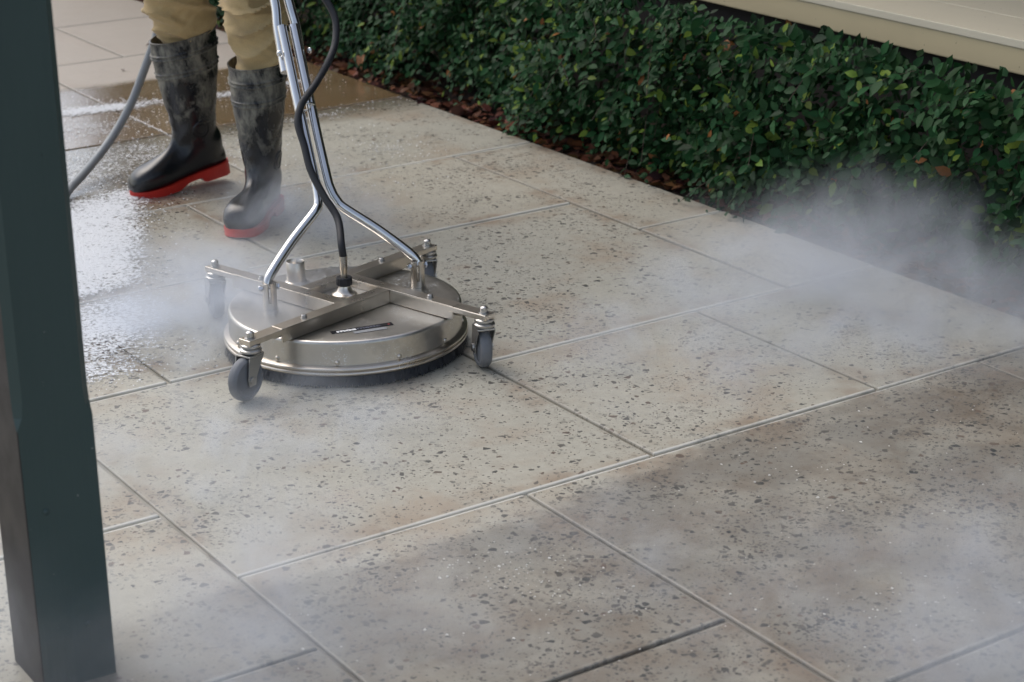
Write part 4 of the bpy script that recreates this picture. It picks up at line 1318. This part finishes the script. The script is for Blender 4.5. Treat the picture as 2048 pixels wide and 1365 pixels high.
def blob_field(name, P, r, mat, label, cat):
    V0 = np.array([(1, 0, 0), (0, 1, 0), (-1, 0, 0), (0, -1, 0), (0, 0, 0.8)], np.float32)
    F0 = np.array([(0, 1, 4), (1, 2, 4), (2, 3, 4), (3, 0, 4)], np.int32)
    n = len(P)
    st = rng.uniform(0.7, 1.5, (n, 1, 1))
    a = rng.uniform(0, math.pi, n); ca, sa = np.cos(a)[:, None], np.sin(a)[:, None]
    x = V0[None, :, 0] * st[:, :, 0]; y = V0[None, :, 1]
    V = np.stack([x * ca - y * sa, x * sa + y * ca, np.repeat(V0[None, :, 2], n, 0)], -1) * r[:, None, None] + P[:, None, :]
    F = (F0[None] + (np.arange(n) * 5)[:, None, None]).reshape(-1, 3)
    me = np_mesh(name, V.reshape(-1, 3), F); smooth_mesh(me); me.materials.append(mat)
    return tag(link(bpy.data.objects.new(name, me)), label, cat, kind='stuff')
MAT['drop'] = plain('white_spray_drop', (0.74, 0.76, 0.78), 0.25, var=0.05)
MAT['grit'] = plain('pale_grit', (0.62, 0.60, 0.55), 0.6, var=0.3)
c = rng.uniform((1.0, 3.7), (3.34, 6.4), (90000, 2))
p = np.clip(foam_glare_density(c[:, 0], c[:, 1]) * 0.30, 0, 1) + 0.006 * (c[:, 1] > 4.7)
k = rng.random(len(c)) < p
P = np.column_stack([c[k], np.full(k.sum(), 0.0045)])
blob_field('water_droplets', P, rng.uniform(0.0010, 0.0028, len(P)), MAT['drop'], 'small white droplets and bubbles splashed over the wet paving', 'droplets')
c = rng.uniform((0.75, 1.7), (3.3, 2.80), (30000, 2))
gd = np.array([mnoise.noise(Vector((q[0] * 3.2, q[1] * 3.2, 2.0))) for q in c])
k = (rng.random(len(c)) < np.clip((gd - 0.12) * 0.45, 0.012, 1)) & (c[:, 1] < 2.70 + 0.05 * np.sin(c[:, 0] * 3))
P = np.column_stack([c[k], np.full(k.sum(), 0.0016)])
blob_field('grit', P, rng.gamma(2.2, 0.00042, len(P)) + 0.0005, MAT['grit'], 'pale sandy grit scattered over the dirty foreground paving', 'grit')

dead_leaf('dry curled brown leaf caught high in the hedge just below the cream timber', (3.545, 4.23, 0.418), (-0.3, -0.5, -0.7), (-0.9, -0.2, 0.5), 0.05, MAT['dead_leaf'])
dead_leaf('reddish brown leaf caught low at the far end of the hedge', (3.42, 6.08, 0.075), (0.0, 0.4, -0.9), (-1, 0, 0.3), 0.085, MAT['dead_leaf'])
dead_leaf('small dark brown leaf lying on the dry paving left of the trousers', (2.99, 7.02, 0.006), (0.8, -0.5, 0.1), (0, 0, 1), 0.05, MAT['dark_leaf'])
dead_leaf('tiny dark leaf scrap on the paving beside the grey hose', (2.745, 6.66, 0.004), (0.3, 0.9, 0.1), (0, 0, 1), 0.022, MAT['dark_leaf'])

# ------------------------------------------------------------------ steam
def steam_cloud(label, c, r, dens, scale=3.0, thr=0.42, soft=0.28, rot=0.0, seed=0.0, warp=0.7):
    t = NT('steam', volume=True)
    oc = t.objco()
    pv = t.addvec(t.scalevec(oc, r), (seed, seed * 1.7, seed * 0.6))
    wn_ = t.n('ShaderNodeTexNoise'); t.l(pv, wn_.inputs['Vector']); wn_.inputs['Scale'].default_value = scale * 0.8; wn_.inputs['Detail'].default_value = 3
    ws_ = t.scalevec(t.addvec(wn_.outputs['Color'], (-0.5, -0.5, -0.5)), (warp * 2,) * 3)
    ln = t.n('ShaderNodeVectorMath', operation='LENGTH'); t.l(t.addvec(oc, ws_), ln.inputs[0])
    fall = t.step(ln.outputs['Value'], 0.08, 0.80, 1.0, 0.0)
    ln2 = t.n('ShaderNodeVectorMath', operation='LENGTH'); t.l(oc, ln2.inputs[0])
    fall = t.math('MULTIPLY', fall, t.step(ln2.outputs['Value'], 0.55, 0.98, 1.0, 0.0))
    n = t.noise(scale * 1.6, 5, 0.6, vec=pv, dist=0.9)
    d = t.math('MULTIPLY', t.math('MULTIPLY', fall, t.step(n, thr, thr + soft, 0.12, 1.0)), dens)
    v = t.n('ShaderNodeVolumePrincipled')
    v.inputs['Color'].default_value = (0.87, 0.92, 1.0, 1)
    v.inputs['Anisotropy'].default_value = 0.2
    t.l(d, v.inputs['Density'])
    t.l(v.outputs[0], t.out.inputs['Volume'])
    bm = bmesh.new(); bmesh.ops.create_icosphere(bm, subdivisions=3, radius=1.0)
    o = mesh_obj('steam_cloud', bm, t.m)
    o.location = c; o.scale = r; o.rotation_euler = (0, 0, rot)
    return tag(o, label, 'steam', kind='stuff')
steam_cloud('dense grey steam cloud rising against the foot of the hedge at the right', (3.16, 3.12, 0.02), (0.92, 0.85, 0.40), 5.6, 2.8, 0.37, 0.30, seed=1.3, warp=0.55)
steam_cloud('thin steam sheet drifting over the near right foreground paving', (2.22, 1.85, 0.05), (0.80, 0.68, 0.25), 4.6, 3.0, 0.38, 0.3, seed=4.1)
steam_cloud('low steam veil at the foot of the green post', (1.10, 2.54, 0.05), (0.74, 0.50, 0.32), 4.2, 3.0, 0.34, 0.3, seed=7.7)
steam_cloud('steam blowing out from the left side of the cleaner', (1.80, 3.96, 0.05), (0.42, 0.60, 0.22), 11.5, 4.2, 0.35, 0.28, rot=0.3, seed=2.2, warp=0.8)
steam_cloud('steam wisp rising in front of the right boot', (2.36, 4.46, 0.05), (0.38, 0.32, 0.24), 6.5, 4.2, 0.36, 0.28, seed=9.1, warp=0.9)
steam_cloud('faint steam wisps over the cleaned slab before the cleaner', (1.50, 3.26, 0.02), (0.70, 0.55, 0.11), 7.0, 4.0, 0.42, 0.24, seed=5.5, warp=0.8)
steam_cloud('faint steam wisps on the paving right of the cleaner', (2.65, 3.20, 0.02), (0.72, 0.60, 0.10), 4.5, 3.6, 0.44, 0.26, seed=3.9, warp=0.9)
steam_cloud('thin steam patch over the dirty foreground slab', (1.85, 2.50, 0.02), (0.55, 0.34, 0.10), 5.0, 4.0, 0.43, 0.24, seed=6.3, warp=0.9)
